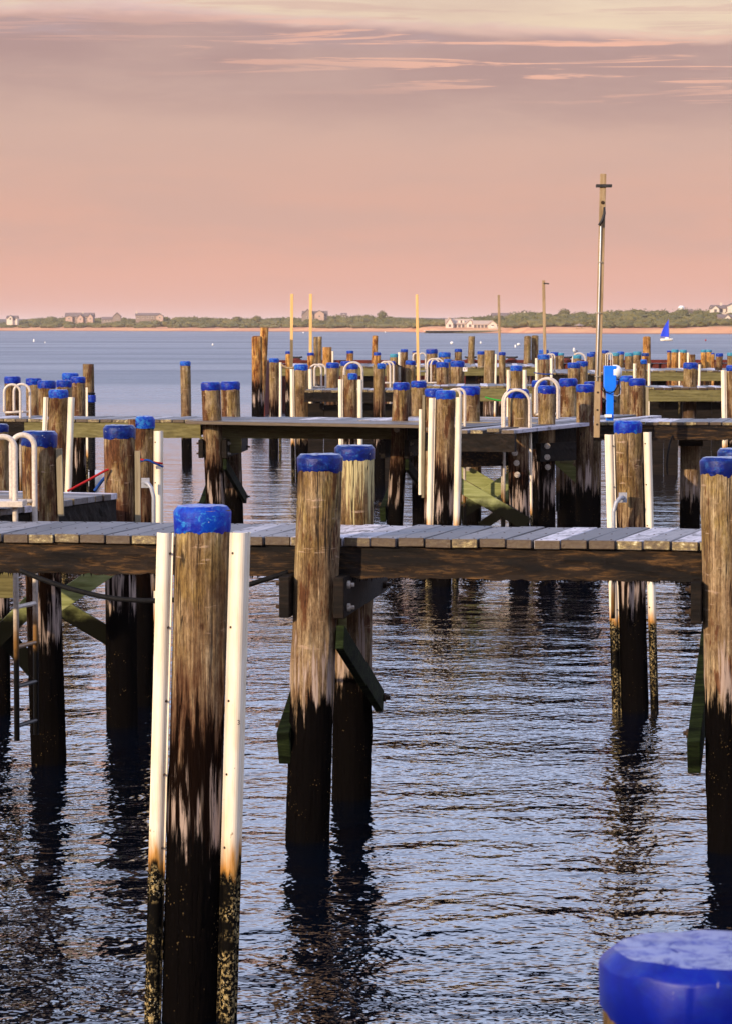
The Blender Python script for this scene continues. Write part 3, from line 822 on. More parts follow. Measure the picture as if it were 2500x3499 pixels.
for (px, py, w, h, mm, lab, kd_) in BUOYS:
    p0 = atz(px, py, 0.0); s = p0.y / F
    t = thing('mooring_buoy', lab, 'buoy', (p0.x, p0.y, 0), 'mooring buoys on the bay')
    w_, h_ = w * s / 2, max(h, 5) * s
    if kd_ == 'long':
        MB().tube([(-w * s / 2, 0, .05), (-w * s / 2 + .2, 0, .18), (w * s / 2 - .2, 0, .18), (w * s / 2, 0, .05)], [.05, .22, .22, .05], 10).obj('float', M[mm], t, True)
    elif kd_ == 'spar':
        MB().lathe([(w_ * .8, -.4), (w_, 0), (w_, h_ * .72), (w_ * .5, h_ * .9), (.03, h_)], 12).obj('float', M[mm], t, True)
    else:
        MB().lathe([(w_ * .3, -h_ * .3)] + [(w_ * math.cos(a), h_ * .4 + h_ * .55 * math.sin(a)) for a in np.linspace(-1.3, 1.5, 10)], 14).obj('float', M[mm], t, True)
    MB().tube([(0, 0, h_ * .85), (0, 0, h_ * 1.15)], .03, 6).obj('ring', M['iron'], t)

# ------------------------------------------------------------------ pilings
CAPM = {'b': 'cap', 'w': 'cap_worn', 'd': 'cap_navy', 't': 'cap_teal', 'h': 'cap_worn', 'k': 'cap', 'c': 'cap_close'}


def fender_profile(w, seg):
    """flange and half-round rubbing strip, seen from above; x across, y towards the viewer is negative"""
    r = w * 0.36; t = 0.007
    out = [(-w / 2, 0.0), (-w / 2, -t), (-r, -t)]
    out += [(-r * math.cos(a), -t - r * 1.05 * math.sin(a)) for a in np.linspace(0, PI, seg)][1:-1]
    out += [(r, -t), (w / 2, -t), (w / 2, 0.0)]
    inn = [(r - t, -t * .2)] + [(-(r - t) * math.cos(a), -t * .2 - (r - t) * 1.05 * math.sin(a)) for a in np.linspace(PI, 0, seg)][1:-1] + [(-r + t, -t * .2)]
    return out + inn


def piling(px, py, w, D, label, cap='b', xb=None, yb=None, fend=(), seg=None, grp='blue-capped pilings of the marina', rscale=1.0, mat='pile', group=None, boards=(), ch=None, band=None):
    s = D / F
    top = at(px, py, D)
    near = D < 30
    seg = seg or (112 if D < 24 else 36 if D < 30 else 24 if D < 60 else 14)
    rings = 150 if D < 24 else 70 if D < 30 else 26 if D < 60 else 12
    R = w * s / 2
    caph = R * (ch or 0.84)
    has = cap in 'bwdthkc'
    rs = R / 1.055 if has else R
    ztop = top.z
    if xb is None: xb, yb = px, 2000
    bot = at(xb, yb, D)
    slope = (top.x - bot.x) / (top.z - bot.z)
    bx = top.x - slope * top.z
    ex = thing('piling', label, 'piling', (bx, D, 0), group or grp)
    cx = lambda z: slope * z
    sd_ = Vector((px * .37, py * .11, D))
    verts = []; faces = []
    zs = list(np.linspace(-0.6, ztop - (0.02 if has else 0.0), rings))
    for z in zs:
        for q in range(seg):
            a = 2 * PI * q / seg
            dv = Vector((math.cos(a), math.sin(a), 0))
            n = mnoise.noise(Vector((dv.x * 1.6, dv.y * 1.6, z * .7)) + sd_) * .038 + mnoise.noise(Vector((dv.x * 5.5, dv.y * 5.5, z * 1.2)) + sd_) * .014
            if near:
                n += mnoise.noise(Vector((dv.x * 18, dv.y * 18, z * 2.2)) + sd_) * .012
                ck = abs(mnoise.noise(Vector((dv.x * 4.2, dv.y * 4.2, z * .30)) + sd_ * 1.7))
                if ck < .045: n -= .055 * (1 - ck / .045) * max(0, mnoise.noise(Vector((dv.x * 2, dv.y * 2, z * .8)) + sd_ * 2.3) + .35)
                kn = mnoise.noise(Vector((dv.x * 3.3, dv.y * 3.3, z * 2.6)) + sd_ * .6)
                if kn > .42: n += (kn - .42) * .22
                if z < .85: n += max(0, mnoise.noise(Vector((dv.x * 11, dv.y * 11, z * 30)) + sd_)) * .055 * min(1, (.85 - z) * 3)
            if has: n = min(n, .012) if z > ztop - caph - .10 else n
            r = rs * (1 + n + 0.018 * (ztop - z) / 2.5 * (0 if has else 1))
            verts.append((cx(z) + dv.x * r, dv.y * r, z))
    for j in range(len(zs) - 1):
        for q in range(seg):
            a = j * seg + q; b = j * seg + (q + 1) % seg; faces.append([a, b, b + seg, a + seg])
    j = (len(zs) - 1) * seg
    if cap == 'r':                                  # rounded bare head
        for (fr, dz) in ((.8, R * .18), (.45, R * .3)):
            for q in range(seg):
                a = 2 * PI * q / seg; verts.append((cx(ztop) + math.cos(a) * rs * fr, math.sin(a) * rs * fr, ztop + dz))
            k0 = len(verts) - 2 * seg
            for q in range(seg): a = k0 + q; b = k0 + (q + 1) % seg; faces.append([a, b, b + seg, a + seg])
        j = len(verts) - seg
    faces.append([j + q for q in range(seg)])
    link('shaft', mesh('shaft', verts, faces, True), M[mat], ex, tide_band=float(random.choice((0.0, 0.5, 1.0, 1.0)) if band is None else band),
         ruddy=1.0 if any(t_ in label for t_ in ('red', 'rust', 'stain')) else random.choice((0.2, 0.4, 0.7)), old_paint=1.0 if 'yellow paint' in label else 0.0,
         yellow_wood=1.0 if any(t_ in label for t_ in ('sunlit', 'yellow bare', 'orange')) and D > 60 else 0.0)  # yellow_wood: warm sunlight put into the colour of far pilings
    if has:
        cv, cf = [], []
        prof = [(1.0, 0.0, 1), (1.03, .10, 0), (1.05, .74, 0), (1.035, .80, 0), (.90, .985, 0), (.86, 1.0, 0), (.40, 1.01, 0)]
        nq = seg
        rng_ = list(range(nq)); arc = nq
        if cap == 'h': rng_ = [q for q in range(int(nq * .62))]; arc = len(rng_)
        a0 = -0.60 * PI if cap == 'h' else 0.0
        for (rr, hh, rag) in prof:
            for q in rng_:
                a = a0 + 2 * PI * q / nq
                rag_ = 0.0
                if rag: rag_ = (mnoise.noise(Vector((math.cos(a) * 3, math.sin(a) * 3, px * .1))) * .16 + mnoise.noise(Vector((math.cos(a) * 9, math.sin(a) * 9, px * .1))) * .09) * caph
                wob = 1 + .012 * mnoise.noise(Vector((math.cos(a) * 4, math.sin(a) * 4, hh * 2 + px)))
                if cap == 'h' : rag_ += (caph * .5 * max(0, 1 - 3 * q / arc) if rag else 0)
                cv.append((cx(ztop - caph) + math.cos(a) * rs * rr * wob * 1.006, math.sin(a) * rs * rr * wob * 1.006, ztop - caph + caph * hh + rag_ + .006 * mnoise.noise(Vector((math.cos(a) * 2 + px, math.sin(a) * 2, hh)))))
        for jj in range(len(prof) - 1):
            for q in range(arc if cap != 'h' else arc - 1):
                a = jj * arc + q; b = jj * arc + (q + 1) % arc; cf.append([a, b, b + arc, a + arc])
        if cap != 'h': cf.append([(len(prof) - 1) * arc + q for q in range(arc)])
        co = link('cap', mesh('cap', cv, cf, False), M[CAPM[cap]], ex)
        if cap == 'h':
            so_ = co.modifiers.new('thick', 'SOLIDIFY'); so_.thickness = .008; so_.offset = 1
        co.data.polygons.foreach_set('use_smooth', [True] * len(co.data.polygons))
        try: co.data.set_sharp_from_angle(angle=math.radians(28))
        except Exception: pass
    for fd in fend:
        side, yt, wpx = fd[:3]; yb_ = fd[3] if len(fd) > 3 else None
        gap = fd[4] if len(fd) > 4 else 4
        fw = wpx * s; zt = at(px, yt, D).z; zbm = -0.45 if yb_ is None else at(px, yb_, D).z
        sg = -1 if side == 'L' else 1
        prof = fender_profile(fw, 12 if near else 7)
        ang = sg * math.radians(16)
        pr = [(x * math.cos(ang) - y * math.sin(ang), x * math.sin(ang) + y * math.cos(ang)) for (x, y) in prof]
        nlev = 40 if near else 6
        fv, ff = [], []; n_ = len(pr)
        for i_, z in enumerate(np.linspace(zbm, zt, nlev)):
            xo = cx(z) + sg * (rs * 1.0 + fw * .5 + gap * s)
            for (x, y) in pr: fv.append((xo + x, -rs * .30 + y, z))
        for i_ in range(nlev - 1):
            for q in range(n_): a = i_ * n_ + q; b = i_ * n_ + (q + 1) % n_; ff.append([a, b, b + n_, a + n_])
        half = n_ // 2
        for base in (0, (nlev - 1) * n_):
            for q in range(half - 1): ff.append([base + q, base + q + 1, base + n_ - 2 - q, base + n_ - 1 - q])
        fo = link('fender', mesh('fender', fv, ff, False), M['fender'], ex)
        if near:
            nb = MB()
            for z in np.arange(zt - .10, .7, -.36):
                xo = cx(z) + sg * (rs + fw * .5 + gap * s) - sg * fw * .30
                nb.tube([(xo, -rs * .30 - .030, z), (xo, -rs * .30 - .004, z)], .006, 8)
            nb.obj('nail_heads', M['rust_bolt'], fo, kind='stuff')
    for bd in boards:                                # flat wooden rubbing boards: (side, ytop, width px, ybottom)
        side, yt, wpx, yb_ = bd; sg = -1 if side == 'L' else 1
        zt = at(px, yt, D).z; zq = at(px, yb_, D).z; fw = wpx * s
        MB().beam((cx(zq) + sg * (rs + fw * .5), -rs * .3, zq), (cx(zt) + sg * (rs + fw * .5), -rs * .3, zt), fw, .05, (1, 0, 0)).obj('rubbing_board', M['grey_board'], ex)
    return ex


P = piling
# --- nearest
P(2424, 3240, 772, 4.42, 'close blurred piling with big glossy blue cap cut off at the bottom right corner', 'c', ch=.58)
n1 = P(695, 1727, 198, 14.5, 'tall foreground piling with cracked bright blue cap and two long white fenders', 'w', 650, 3400, [('L', 1818, 60, None, 0), ('R', 1817, 72, None, 0)], ch=.92, band=1.0)
n2 = P(1096, 1551, 158, 19.62, 'thick brown piling with navy cap standing before the near pier at centre', 'd', 1056, 2700, ch=.74, band=0.0)
n3 = P(1212, 1521, 138, 21.35, 'piling with peeling yellow paint and flat navy cap behind the near pier', 'd', 1200, 2700, ch=.74, band=0.0)
n4 = P(2466, 1562, 158, 19.2, 'thick cracked piling with navy cap cut by the right edge before the near pier', 'd', 2486, 2700, ch=.74, band=0.0)
n5 = P(2514, 1532, 132, 20.95, 'navy cap peeping over the thick right edge piling from behind', 'd', 2520, 2700)
n6 = P(2142, 1438, 98, 26.2, 'slim piling with worn blue cap, two white fenders and a grey pipe handle', 'w', 2168, 2420, [('L', 1484, 33, None, 1), ('R', 1476, 29, None, 4)])
# --- left group behind the near pier
l1 = P(133, 1473, 126, 23.1, 'stout reddish piling with navy cap beside the big cream ladder at left', 'd', 168, 2600, [], boards=[('R', 1532, 20, 1762)])
l2 = P(409, 1452, 112, 25.2, 'reddish piling with navy cap right of the small grey float deck', 'd', 418, 2480, boards=[('R', 1540, 18, 1950)])
l3 = P(482, 1425, 92, 26.6, 'olive piling with half its blue cap broken off and red line tied round', 'h', 482, 2400, [('R', 1472, 33, None, 1)])
l4 = P(-2, 1449, 66, 26.0, 'navy capped piling cut off by the left edge behind the big cream ladder', 'd', 5, 2400)
P(202, 1331, 68, 39.4, 'fendered piling with light blue cap left of the broken capped olive piling', 'w', 190, 1660, [('L', 1357, 17, None, 1), ('R', 1357, 23, None, 1)])
P(43, 1286, 57, 52.0, 'blue capped piling behind the small cream ladder at far left', 'b', 46, 1420)
P(116, 1292, 56, 50.0, 'leftmost of the pilings crowded right of the small cream ladder', 'b', 118, 1430)
P(160, 1300, 64, 47.6, 'front blue capped piling just behind the light blue capped fendered one', 'b', 166, 1500)
P(220, 1299, 55, 48.2, 'short blue capped piling peeping over the right of the light blue cap', 'b', 222, 1500)
P(241, 1274, 58, 56.0, 'tilted lighter blue cap standing highest in the crowded left cluster', 'w', 243, 1500)
P(268, 1287, 51, 51.6, 'blue capped reddish piling at the right of the crowded left cluster', 'b', 270, 1500)
P(303, 1244, 38, 74.0, 'bare rust brown piling without a cap behind the left cluster', 'n', 306, 1500, grp='bare pilings')
# --- pier two (45 m)
P(720, 1305, 69, 44.1, 'leaning pale piling with blue cap before the middle pier at left', 'b', 736, 1690)
P(787, 1303, 68, 46.6, 'red brown piling with blue cap right behind the leaning pale one', 'b', 800, 1760)
P(634, 1234, 37, 72.0, 'lone slim blue capped piling standing in open water left of the leaning piling', 'w', 640, 1590)
P(1371, 1307, 59, 44.0, 'leaning rust stained piling with blue cap before the middle pier at centre', 'b', 1352, 1690)
P(1429, 1302, 54, 46.8, 'olive piling with blue cap just right behind the rust stained leaning one', 'b', 1432, 1720)
P(1482, 1328, 66, 41.9, 'piling mostly hidden behind the brightly fendered one, with a slipping white strip', 'b', 1478, 1780, [('L', 1398, 14, 1690, 6)], boards=[('L', 1350, 9, 1700)])
P(1521, 1334, 69, 38.9, 'brightly sunlit piling between two wide white fenders at centre', 'w', 1512, 1780, [('L', 1360, 23, None, 1), ('R', 1357, 23, None, 1)])
P(1604, 1319, 69, 43.6, 'olive piling with blue cap right of the hoop behind the sunlit fendered one', 'b', 1608, 1700)
P(1768, 1329, 74, 41.2, 'dark stained piling with wide blue cap at the corner of the middle platform', 'b', 1772, 1780, [('R', 1345, 9, None, 1)])
P(1866, 1318, 62, 42.4, 'piling with blue cap framed inside the big cream hoop', 'b', 1866, 1780)
P(1841, 1300, 54, 49.5, 'blue cap peeping out left behind the big cream hoop', 'b', 1842, 1700)
P(1939, 1293, 64, 48.8, 'reddish piling with blue cap right behind the big cream hoop', 'b', 1942, 1700)
P(1997, 1314, 63, 43.2, 'olive piling with blue cap touching the left of the tall light pole', 'b', 1994, 1780)
P(2014, 1304, 42, 47.0, 'blue cap half hidden behind the foot of the tall light pole', 'b', 2014, 1700)
P(2138, 1284, 48, 52.0, 'pale piling with light blue cap right of the blue power pedestal', 'w', 2136, 1700)
P(2175, 1293, 58, 49.4, 'reddish piling with dark blue cap at the right of the pedestal group', 'b', 2176, 1700, boards=[('R', 1322, 10, 1432)])
P(2101, 1300, 34, 47.6, 'narrow blue capped piling close behind the blue power pedestal', 'b', 2100, 1700)
# --- pier three (about 66 m)
P(937, 1224, 34, 76.0, 'grey blue capped piling with one white fender at the left end of the third row', 'w', 936, 1560, [('R', 1238, 10, None, 1)])
P(1029, 1245, 48, 66.0, 'knotted grey piling between two slanting white fenders at left of the third pier', 'w', 1034, 1630, [('L', 1261, 14, None, 1), ('R', 1261, 15, None, 1)])
P(1137, 1239, 45, 69.6, 'stout grey green piling with blue cap right of the small white hoops', 'b', 1138, 1500)
P(1182, 1234, 37, 74.0, 'blue cap behind the piling pair inside the tall white hoop', 'b', 1182, 1500)
P(1202, 1243, 44, 67.0, 'blue capped piling inside the tall white hoop of the third pier', 'b', 1203, 1500)
P(1196, 1277, 48, 53.0, 'fendered grey piling with only a corner of its blue cap left', 'h', 1198, 1640, [('L', 1296, 16, None, 1), ('R', 1297, 18, None, 1)])
P(1294, 1243, 42, 63.0, 'brown piling with broken cap and bolted cross behind the middle pier', 'h', 1294, 1500)
P(1334, 1234, 32, 74.5, 'dark blue cap behind the twin white hoops at centre', 'b', 1334, 1500)
P(1401, 1232, 35, 75.0, 'grey green piling with blue cap below the third slender pole', 'b', 1402, 1500)
P(1479, 1232, 32, 75.5, 'left of the clustered blue caps right of the third slender pole', 'b', 1480, 1500)
P(1510, 1237, 44, 71.0, 'front and largest of the clustered blue caps right of the third slender pole', 'b', 1510, 1500)
P(1528, 1227, 27, 79.0, 'small lighter cap at the back of the clustered blue caps', 'w', 1528, 1500)
n37 = P(1561, 1233, 49, 74.5, 'blue capped piling carrying a small white number tag', 'b', 1563, 1500)
P(1762, 1249, 42, 63.0, 'grey piling between two white fenders in front of the twin bare grey pilings', 'w', 1760, 1600, [('L', 1264, 12, None, 1), ('R', 1264, 14, None, 1)])
P(1959, 1239, 45, 72.0, 'left blue cap of the overlapping pair left of the tall light pole', 'b', 1960, 1500)
P(1986, 1234, 42, 74.8, 'right blue cap of the overlapping pair left of the tall light pole', 'b', 1987, 1500)
P(2190, 1229, 36, 75.0, 'piling with torn blue cap between two white fenders above the pedestal group', 'h', 2189, 1500, [('L', 1242, 10, None, 2), ('R', 1242, 10, None, 3)])
P(2358, 1239, 51, 68.2, 'olive piling with thick dark blue cap in the middle of the right deck', 'b', 2350, 1500, [('R', 1245, 9, 1318, 1)])
P(2502, 1248, 48, 64.0, 'blue capped piling with one slanting white fender cut by the right edge', 'b', 2506, 1500, [('L', 1265, 18, None, 1)])
# --- pier four and beyond (90-120 m)
g4 = 'far small capped pilings of the outer pier'
P(987, 1200, 23, 99.0, 'sunlit piling with a dark broken cap touching the left yellow pole', 'k', 987, 1400, group=g4)
P(1062, 1205, 24, 97.0, 'sunlit piling with dark cap right under the second yellow pole', 'k', 1062, 1400, group=g4)
P(1196, 1198, 24, 104.0, 'short sunlit blue capped piling left of the orange bare piling', 'b', 1196, 1400, group=g4)
P(1288, 1204, 25, 97.5, 'sunlit blue capped piling just before the orange bare piling', 'k', 1288, 1400, group=g4)
P(1345, 1209, 29, 92.0, 'teal capped piling left of the far white strip at centre', 't', 1345, 1400, group=g4)
P(1380, 1193, 25, 108.0, 'reddish far piling with a long white strip on its left', 'b', 1380, 1400, [('L', 1204, 10, 1302, 0)], group=g4)
P(1414, 1199, 14, 103.0, 'narrow blue cap just left of the third slender pole', 'b', 1414, 1400, group=g4)
P(1474, 1192, 40, 112.0, 'widest dark blue cap in the far row right of the third pole', 'b', 1474, 1400, group=g4)
P(1517, 1203, 42, 99.0, 'wide teal blue cap right of the widest dark blue cap', 'w', 1517, 1400, group=g4)
P(1564, 1192, 26, 112.0, 'blue capped piling left of the tall olive bare piling', 'b', 1564, 1400, group=g4)
P(1642, 1200, 27, 102.0, 'thin capped piling touching the left of the stout mossy bare piling', 'k', 1642, 1400, group=g4)
P(1671, 1197, 36, 86.0, 'stout mossy bare piling with white strip at right of centre', 'n', 1668, 1330, [('R', 1210, 8, None, 0)], grp='bare pilings')
P(1714, 1203, 24, 98.0, 'slim blue capped piling under the fourth slender pole', 'b', 1714, 1400, group=g4)
P(1855, 1211, 41, 88.0, 'worn blue capped piling between white fenders under the pole with a lamp arm', 'w', 1857, 1400, [('L', 1224, 10, None, 0), ('R', 1224, 11, None, 1)], group=g4)
P(1856, 1195, 34, 108.0, 'chipped blue cap behind the fendered piling under the lamp arm pole', 'w', 1856, 1400, group=g4)
P(1893, 1203, 31, 98.0, 'dark blue cap right of the fendered piling under the lamp arm pole', 'b', 1893, 1400, group=g4)
P(1915, 1206, 21, 96.0, 'small teal cap touching the dark blue cap right of the lamp arm pole', 't', 1915, 1400, group=g4)
kgull = P(1970, 1213, 29, 90.0, 'teal capped piling on which a white gull sits', 't', 1970, 1400, group=g4)
P(2016, 1207, 27, 95.0, 'dark blue cap just left of the tall light pole', 'b', 2016, 1400, group=g4)
P(2023, 1202, 20, 101.0, 'blue cap behind the dark one just left of the tall light pole', 'b', 2023, 1400, group=g4)
P(2066, 1197, 24, 105.0, 'blue cap just right of the tall light pole', 'b', 2066, 1400, group=g4)
P(2101, 1205, 28, 96.0, 'first teal cap right of the thin hoops beyond the pedestal', 't', 2101, 1400, group=g4)
P(2118, 1201, 25, 101.0, 'blue cap between the first and second teal caps beyond the pedestal', 'w', 2118, 1400, group=g4)
P(2147, 1205, 30, 95.5, 'second teal cap beyond the pedestal', 't', 2147, 1400, group=g4)
P(2175, 1201, 30, 100.0, 'third and broadest teal cap beyond the pedestal', 't', 2175, 1400, group=g4)
P(2203, 1206, 26, 95.0, 'dark blue cap at the foot of the tall sunlit cone topped piling', 'd', 2203, 1400, group=g4)
P(2284, 1198, 14, 104.0, 'narrow blue cap left of the sunlit fendered pair below the sailboat', 'b', 2284, 1400, group=g4)
P(2304, 1194, 26, 107.0, 'sunlit teal capped piling with white strip below the sailboat', 't', 2304, 1400, [('R', 1203, 10, None, -2)], group=g4)
P(2333, 1195, 24, 106.0, 'sunlit grey blue capped piling right of the white strip below the sailboat', 't', 2333, 1400, [('R', 1205, 9, None, 0)], group=g4)
P(2363, 1211, 22, 93.0, 'short bare piling right of the fendered pair below the sailboat', 'n', 2363, 1400, grp='bare pilings')
P(2402, 1195, 21, 108.0, 'left of the two orange lit pilings with grey green tops', 't', 2402, 1400, group=g4)
P(2420, 1195, 20, 107.0, 'right of the two orange lit pilings with grey green tops', 't', 2420, 1400, group=g4)
P(2434, 1206, 12, 100.0, 'sliver of blue cap right of the two orange lit pilings', 'b', 2434, 1400, group=g4)
P(2457, 1207, 26, 94.0, 'red brown blue capped piling leaning left of the last teal cap', 'b', 2448, 1330, group=g4)
P(2494, 1205, 25, 98.0, 'last teal capped piling near the right edge', 't', 2494, 1400, group=g4)
# bare tall pilings
gb = 'bare pilings'
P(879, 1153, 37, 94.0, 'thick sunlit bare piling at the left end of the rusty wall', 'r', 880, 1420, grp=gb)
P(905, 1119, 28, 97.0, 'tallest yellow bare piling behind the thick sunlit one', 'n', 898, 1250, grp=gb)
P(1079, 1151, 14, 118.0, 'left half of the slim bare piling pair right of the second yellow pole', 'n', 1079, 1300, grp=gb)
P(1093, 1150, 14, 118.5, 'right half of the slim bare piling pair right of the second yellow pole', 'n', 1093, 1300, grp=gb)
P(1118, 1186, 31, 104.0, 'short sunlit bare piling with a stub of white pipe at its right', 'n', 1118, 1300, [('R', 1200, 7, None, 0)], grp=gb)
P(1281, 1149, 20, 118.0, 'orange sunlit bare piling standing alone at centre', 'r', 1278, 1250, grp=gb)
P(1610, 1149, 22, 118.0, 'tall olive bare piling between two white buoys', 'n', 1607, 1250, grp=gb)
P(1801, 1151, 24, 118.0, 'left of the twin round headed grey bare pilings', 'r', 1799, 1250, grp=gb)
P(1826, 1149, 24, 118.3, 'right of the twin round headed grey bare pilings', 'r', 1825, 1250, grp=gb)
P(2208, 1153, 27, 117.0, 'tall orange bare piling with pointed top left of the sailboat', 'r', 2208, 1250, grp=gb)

def text_obj(name, curve, mat, parent):
    tmp = bpy.data.objects.new('tmp', curve); me = bpy.data.meshes.new_from_object(tmp); bpy.data.objects.remove(tmp)
    me.name = name; me.materials.clear()
    return link(name, me, mat, parent)


# number tag on its piling
tg = MB().box((0.16, -.20, at(1582, 1262, 74.3).z), (.11, .012, .10)).obj('number_tag', M['white'], n37)
fc = bpy.data.curves.new('tag_number', 'FONT'); fc.body = '37'; fc.size = .10; fc.align_x = 'CENTER'; fc.align_y = 'CENTER'; fc.extrude = .001
fo = text_obj('tag_number', fc, M['red_ink'], tg)
fo.location = (0.16, -.209, at(1582, 1262, 74.3).z); fo.rotation_euler = (PI / 2, 0, 0)
# a small black 3 written on the right fender of the foreground piling
p0 = at(818, 2464, 14.36)
fc = bpy.data.curves.new('fender_mark', 'FONT'); fc.body = '3'; fc.size = .032; fc.align_x = 'CENTER'; fc.align_y = 'CENTER'; fc.extrude = .001
fo = text_obj('fender_mark', fc, M['ink'], n1)
fo.location = (p0.x - n1.location.x, p0.y - n1.location.y - .055, p0.z); fo.rotation_euler = (PI / 2, 0, math.radians(32))


# pipe handles bolted to pilings
def pipe_handle(root, px, py, D, w, drop, sgn):
    s = D / F; o = root.location; a = at(px, py, D) - o
    MB().box(a + Vector((0, -.0, 0)), (28 * s, .02, 34 * s)).obj('handle_plate', M['galv'], root)
    pts = [a + Vector((0, -.01, 0)), a + Vector((sgn * w * s * .35, -.07, .0)), a + Vector((sgn * w * s * .75, -.08, -.04)), a + Vector((sgn * w * s, -.08, -.12)), a + Vector((sgn * w * s, -.08, -drop))]
    MB().tube(pts, 7.0 * s, 10).obj('handle_pipe', M['galv'], root, True)


pipe_handle(n6, 2126, 1700, 25.98, 34, 1.05, -1)
pipe_handle(l3, 498, 1650, 26.38, 30, 0.95, 1)


# ------------------------------------------------------------------ slender poles
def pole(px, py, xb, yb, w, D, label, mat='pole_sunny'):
    a, b = at(px, py, D), at(xb, yb, D); d = (b - a); b = a + d * ((a.z - 0.0) / (a.z - b.z)) if b.z > 0 else b
    t = thing('slender_pole', label, 'pole', (b.x, D, 0), 'slender wooden poles above the outer pilings')
    MB().beam((0, 0, -.4), (a.x - b.x, 0, a.z), w * D / F, w * D / F, (1, 0, 0)).obj('shaft', M[mat], t, bevel=.01)
    return t


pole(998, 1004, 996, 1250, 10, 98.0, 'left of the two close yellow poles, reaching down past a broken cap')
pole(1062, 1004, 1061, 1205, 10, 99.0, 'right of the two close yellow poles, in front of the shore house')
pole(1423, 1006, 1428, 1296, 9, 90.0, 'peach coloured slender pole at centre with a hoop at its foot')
pole(1702, 1008, 1706, 1210, 8, 102.0, 'thin brown pole left of the pole with a lamp arm', 'pole_wood')
t = pole(1855, 958, 1860, 1200, 10, 104.0, 'orange brown pole with a short dark lamp arm at its top', 'pole_wood')
zz = at(1855, 968, 104).z
MB().beam((at(1855, 968, 104).x - t.location.x, -.08, zz), (at(1873, 968, 104).x - t.location.x, -.08, zz - .02), .045, .06).obj('lamp_arm', M['iron'], t)

# tall light pole with conduit
D = 42.0; s = D / F
a, b = at(2059, 594, D), at(2036, 1495, D)
t = thing('light_pole', 'tall wooden light pole with dark crossbar and white conduit beside the blue pedestal', 'pole', (b.x, D, b.z))
A = a - Vector((b.x, D, b.z)); ux = A.normalized()
MB().beam((0, 0, 0), A, 20 * s, .09, (1, 0, 0)).obj('shaft', M['pole_wood'], t, bevel=.006)
pt = lambda f_, dxp, dy=0: A * f_ + Vector((dxp * s, dy, 0))
fz = lambda y: (1495 - y) / (1495 - 594.0)
MB().beam(pt(fz(635), -24, -.02), pt(fz(635), 30, -.02), .042, .10).obj('crossbar', M['iron'], t, bevel=.004)
MB().tube([pt(fz(1300), -5, -.065), pt(fz(1100), -5, -.065), pt(fz(900), -5, -.065), pt(fz(772), -5, -.065)], .008, 8).obj('conduit', M['white'], t, True)
cb = MB()
for y in (895, 1068, 1285): cb.box(pt(fz(y), -5, -.06), (.062, .035, .012))
cb.obj('conduit_clips', M['bolt'], t)
MB().tube([pt(fz(708), 6, -.055), pt(fz(730), 6, -.08), pt(fz(752), 0, -.09), pt(fz(770), -11, -.10)], [.014, .02, .022, .02], 8).obj('lamp_arm', M['iron'], t, True)
MB().bolt(pt(fz(692), 0, -.045), (0, -1, 0), .014, .02).obj('bolt', M['rust_bolt'], t)
for y in (1340, 1400, 1450): MB().bolt(pt(fz(y), 0, -.045), (0, -1, 0), .008, .012).obj('bolt', M['rust_bolt'], t)
light_pole = t

# power pedestal
D = 42.8; s = D / F; b = at(2081, 1437, D)
t = thing('power_pedestal', 'bright blue dock power pedestal with white meter dome', 'pedestal', b)
hh = lambda y: (1437 - y) * s
MB().box((0, 0, hh(1437) + hh(1338) / 2), (25 * s, .11, hh(1338))).obj('post', M['pedestal'], t, bevel=.008)
bx = MB()
w2, w1, dpt = 21 * s, 12.5 * s, .13
bx.poly([(-w1, -dpt / 2, hh(1338)), (w1, -dpt / 2, hh(1338)), (w2, -dpt / 2, hh(1322)), (w2, -dpt / 2, hh(1250)), (-w2, -dpt / 2, hh(1250)), (-w2, -dpt / 2, hh(1322))], (0, dpt, 0))
bx.obj('cabinet', M['pedestal'], t, bevel=.008)
dm = MB().lathe([(.105, 0), (.105, .05), (.09, .09), (.06, .115), (.02, .125)], 20)
for i_, v_ in enumerate(dm.v): dm.v[i_] = Vector((v_.z + w2 - .04, v_.y + .03, v_.x + hh(1272)))
dm.obj('meter_dome', M['white'], t, True)
MB().box((-.03, -.10, hh(1420)), (.10, .06, .04)).obj('base_box', M['white'], t)
c_ = MB().tube([(-.17, .02, hh(1302)), (-.155, -.08, hh(1322)), (-.09, -.10, hh(1338)), (0, -.11, hh(1343)), (.06, -.11, hh(1336)), (.11, -.09, hh(1318)), (.13, -.02, hh(1300))], .008, 8).obj('cable', M['rubber'], t, True)
MB().tube([(.05, -.07, hh(1350)), (.10, -.09, hh(1353)), (.145, -.07, hh(1345)), (.155, -.03, hh(1330)), (.15, 0, hh(1310))], .006, 8).obj('cable', M['galv'], t, True)
for sx in (-1, 1): MB().tube([(sx * w1, 0, hh(1370)), (sx * (w1 + .045), -.01, hh(1371))], .02, 8).obj('hook', M['iron'], t)


# ------------------------------------------------------------------ piers
plank_cache = {}


def plank_mesh(w, L, t, key):
    kk = (round(w, 3), round(L, 3), key)
    if kk in plank_cache: return plank_cache[kk]
    bm = bmesh.new(); bmesh.ops.create_cube(bm, size=1.0)
    for v_ in bm.verts: v_.co = Vector((v_.co.x * w, v_.co.y * L, v_.co.z * t))
    bmesh.ops.bevel(bm, geom=bm.edges[:], offset=.004, segments=1, affect='EDGES')
    me = bpy.data.meshes.new('plank'); bm.to_mesh(me); bm.free(); me.materials.append(M['plank']); plank_cache[kk] = me
    return me


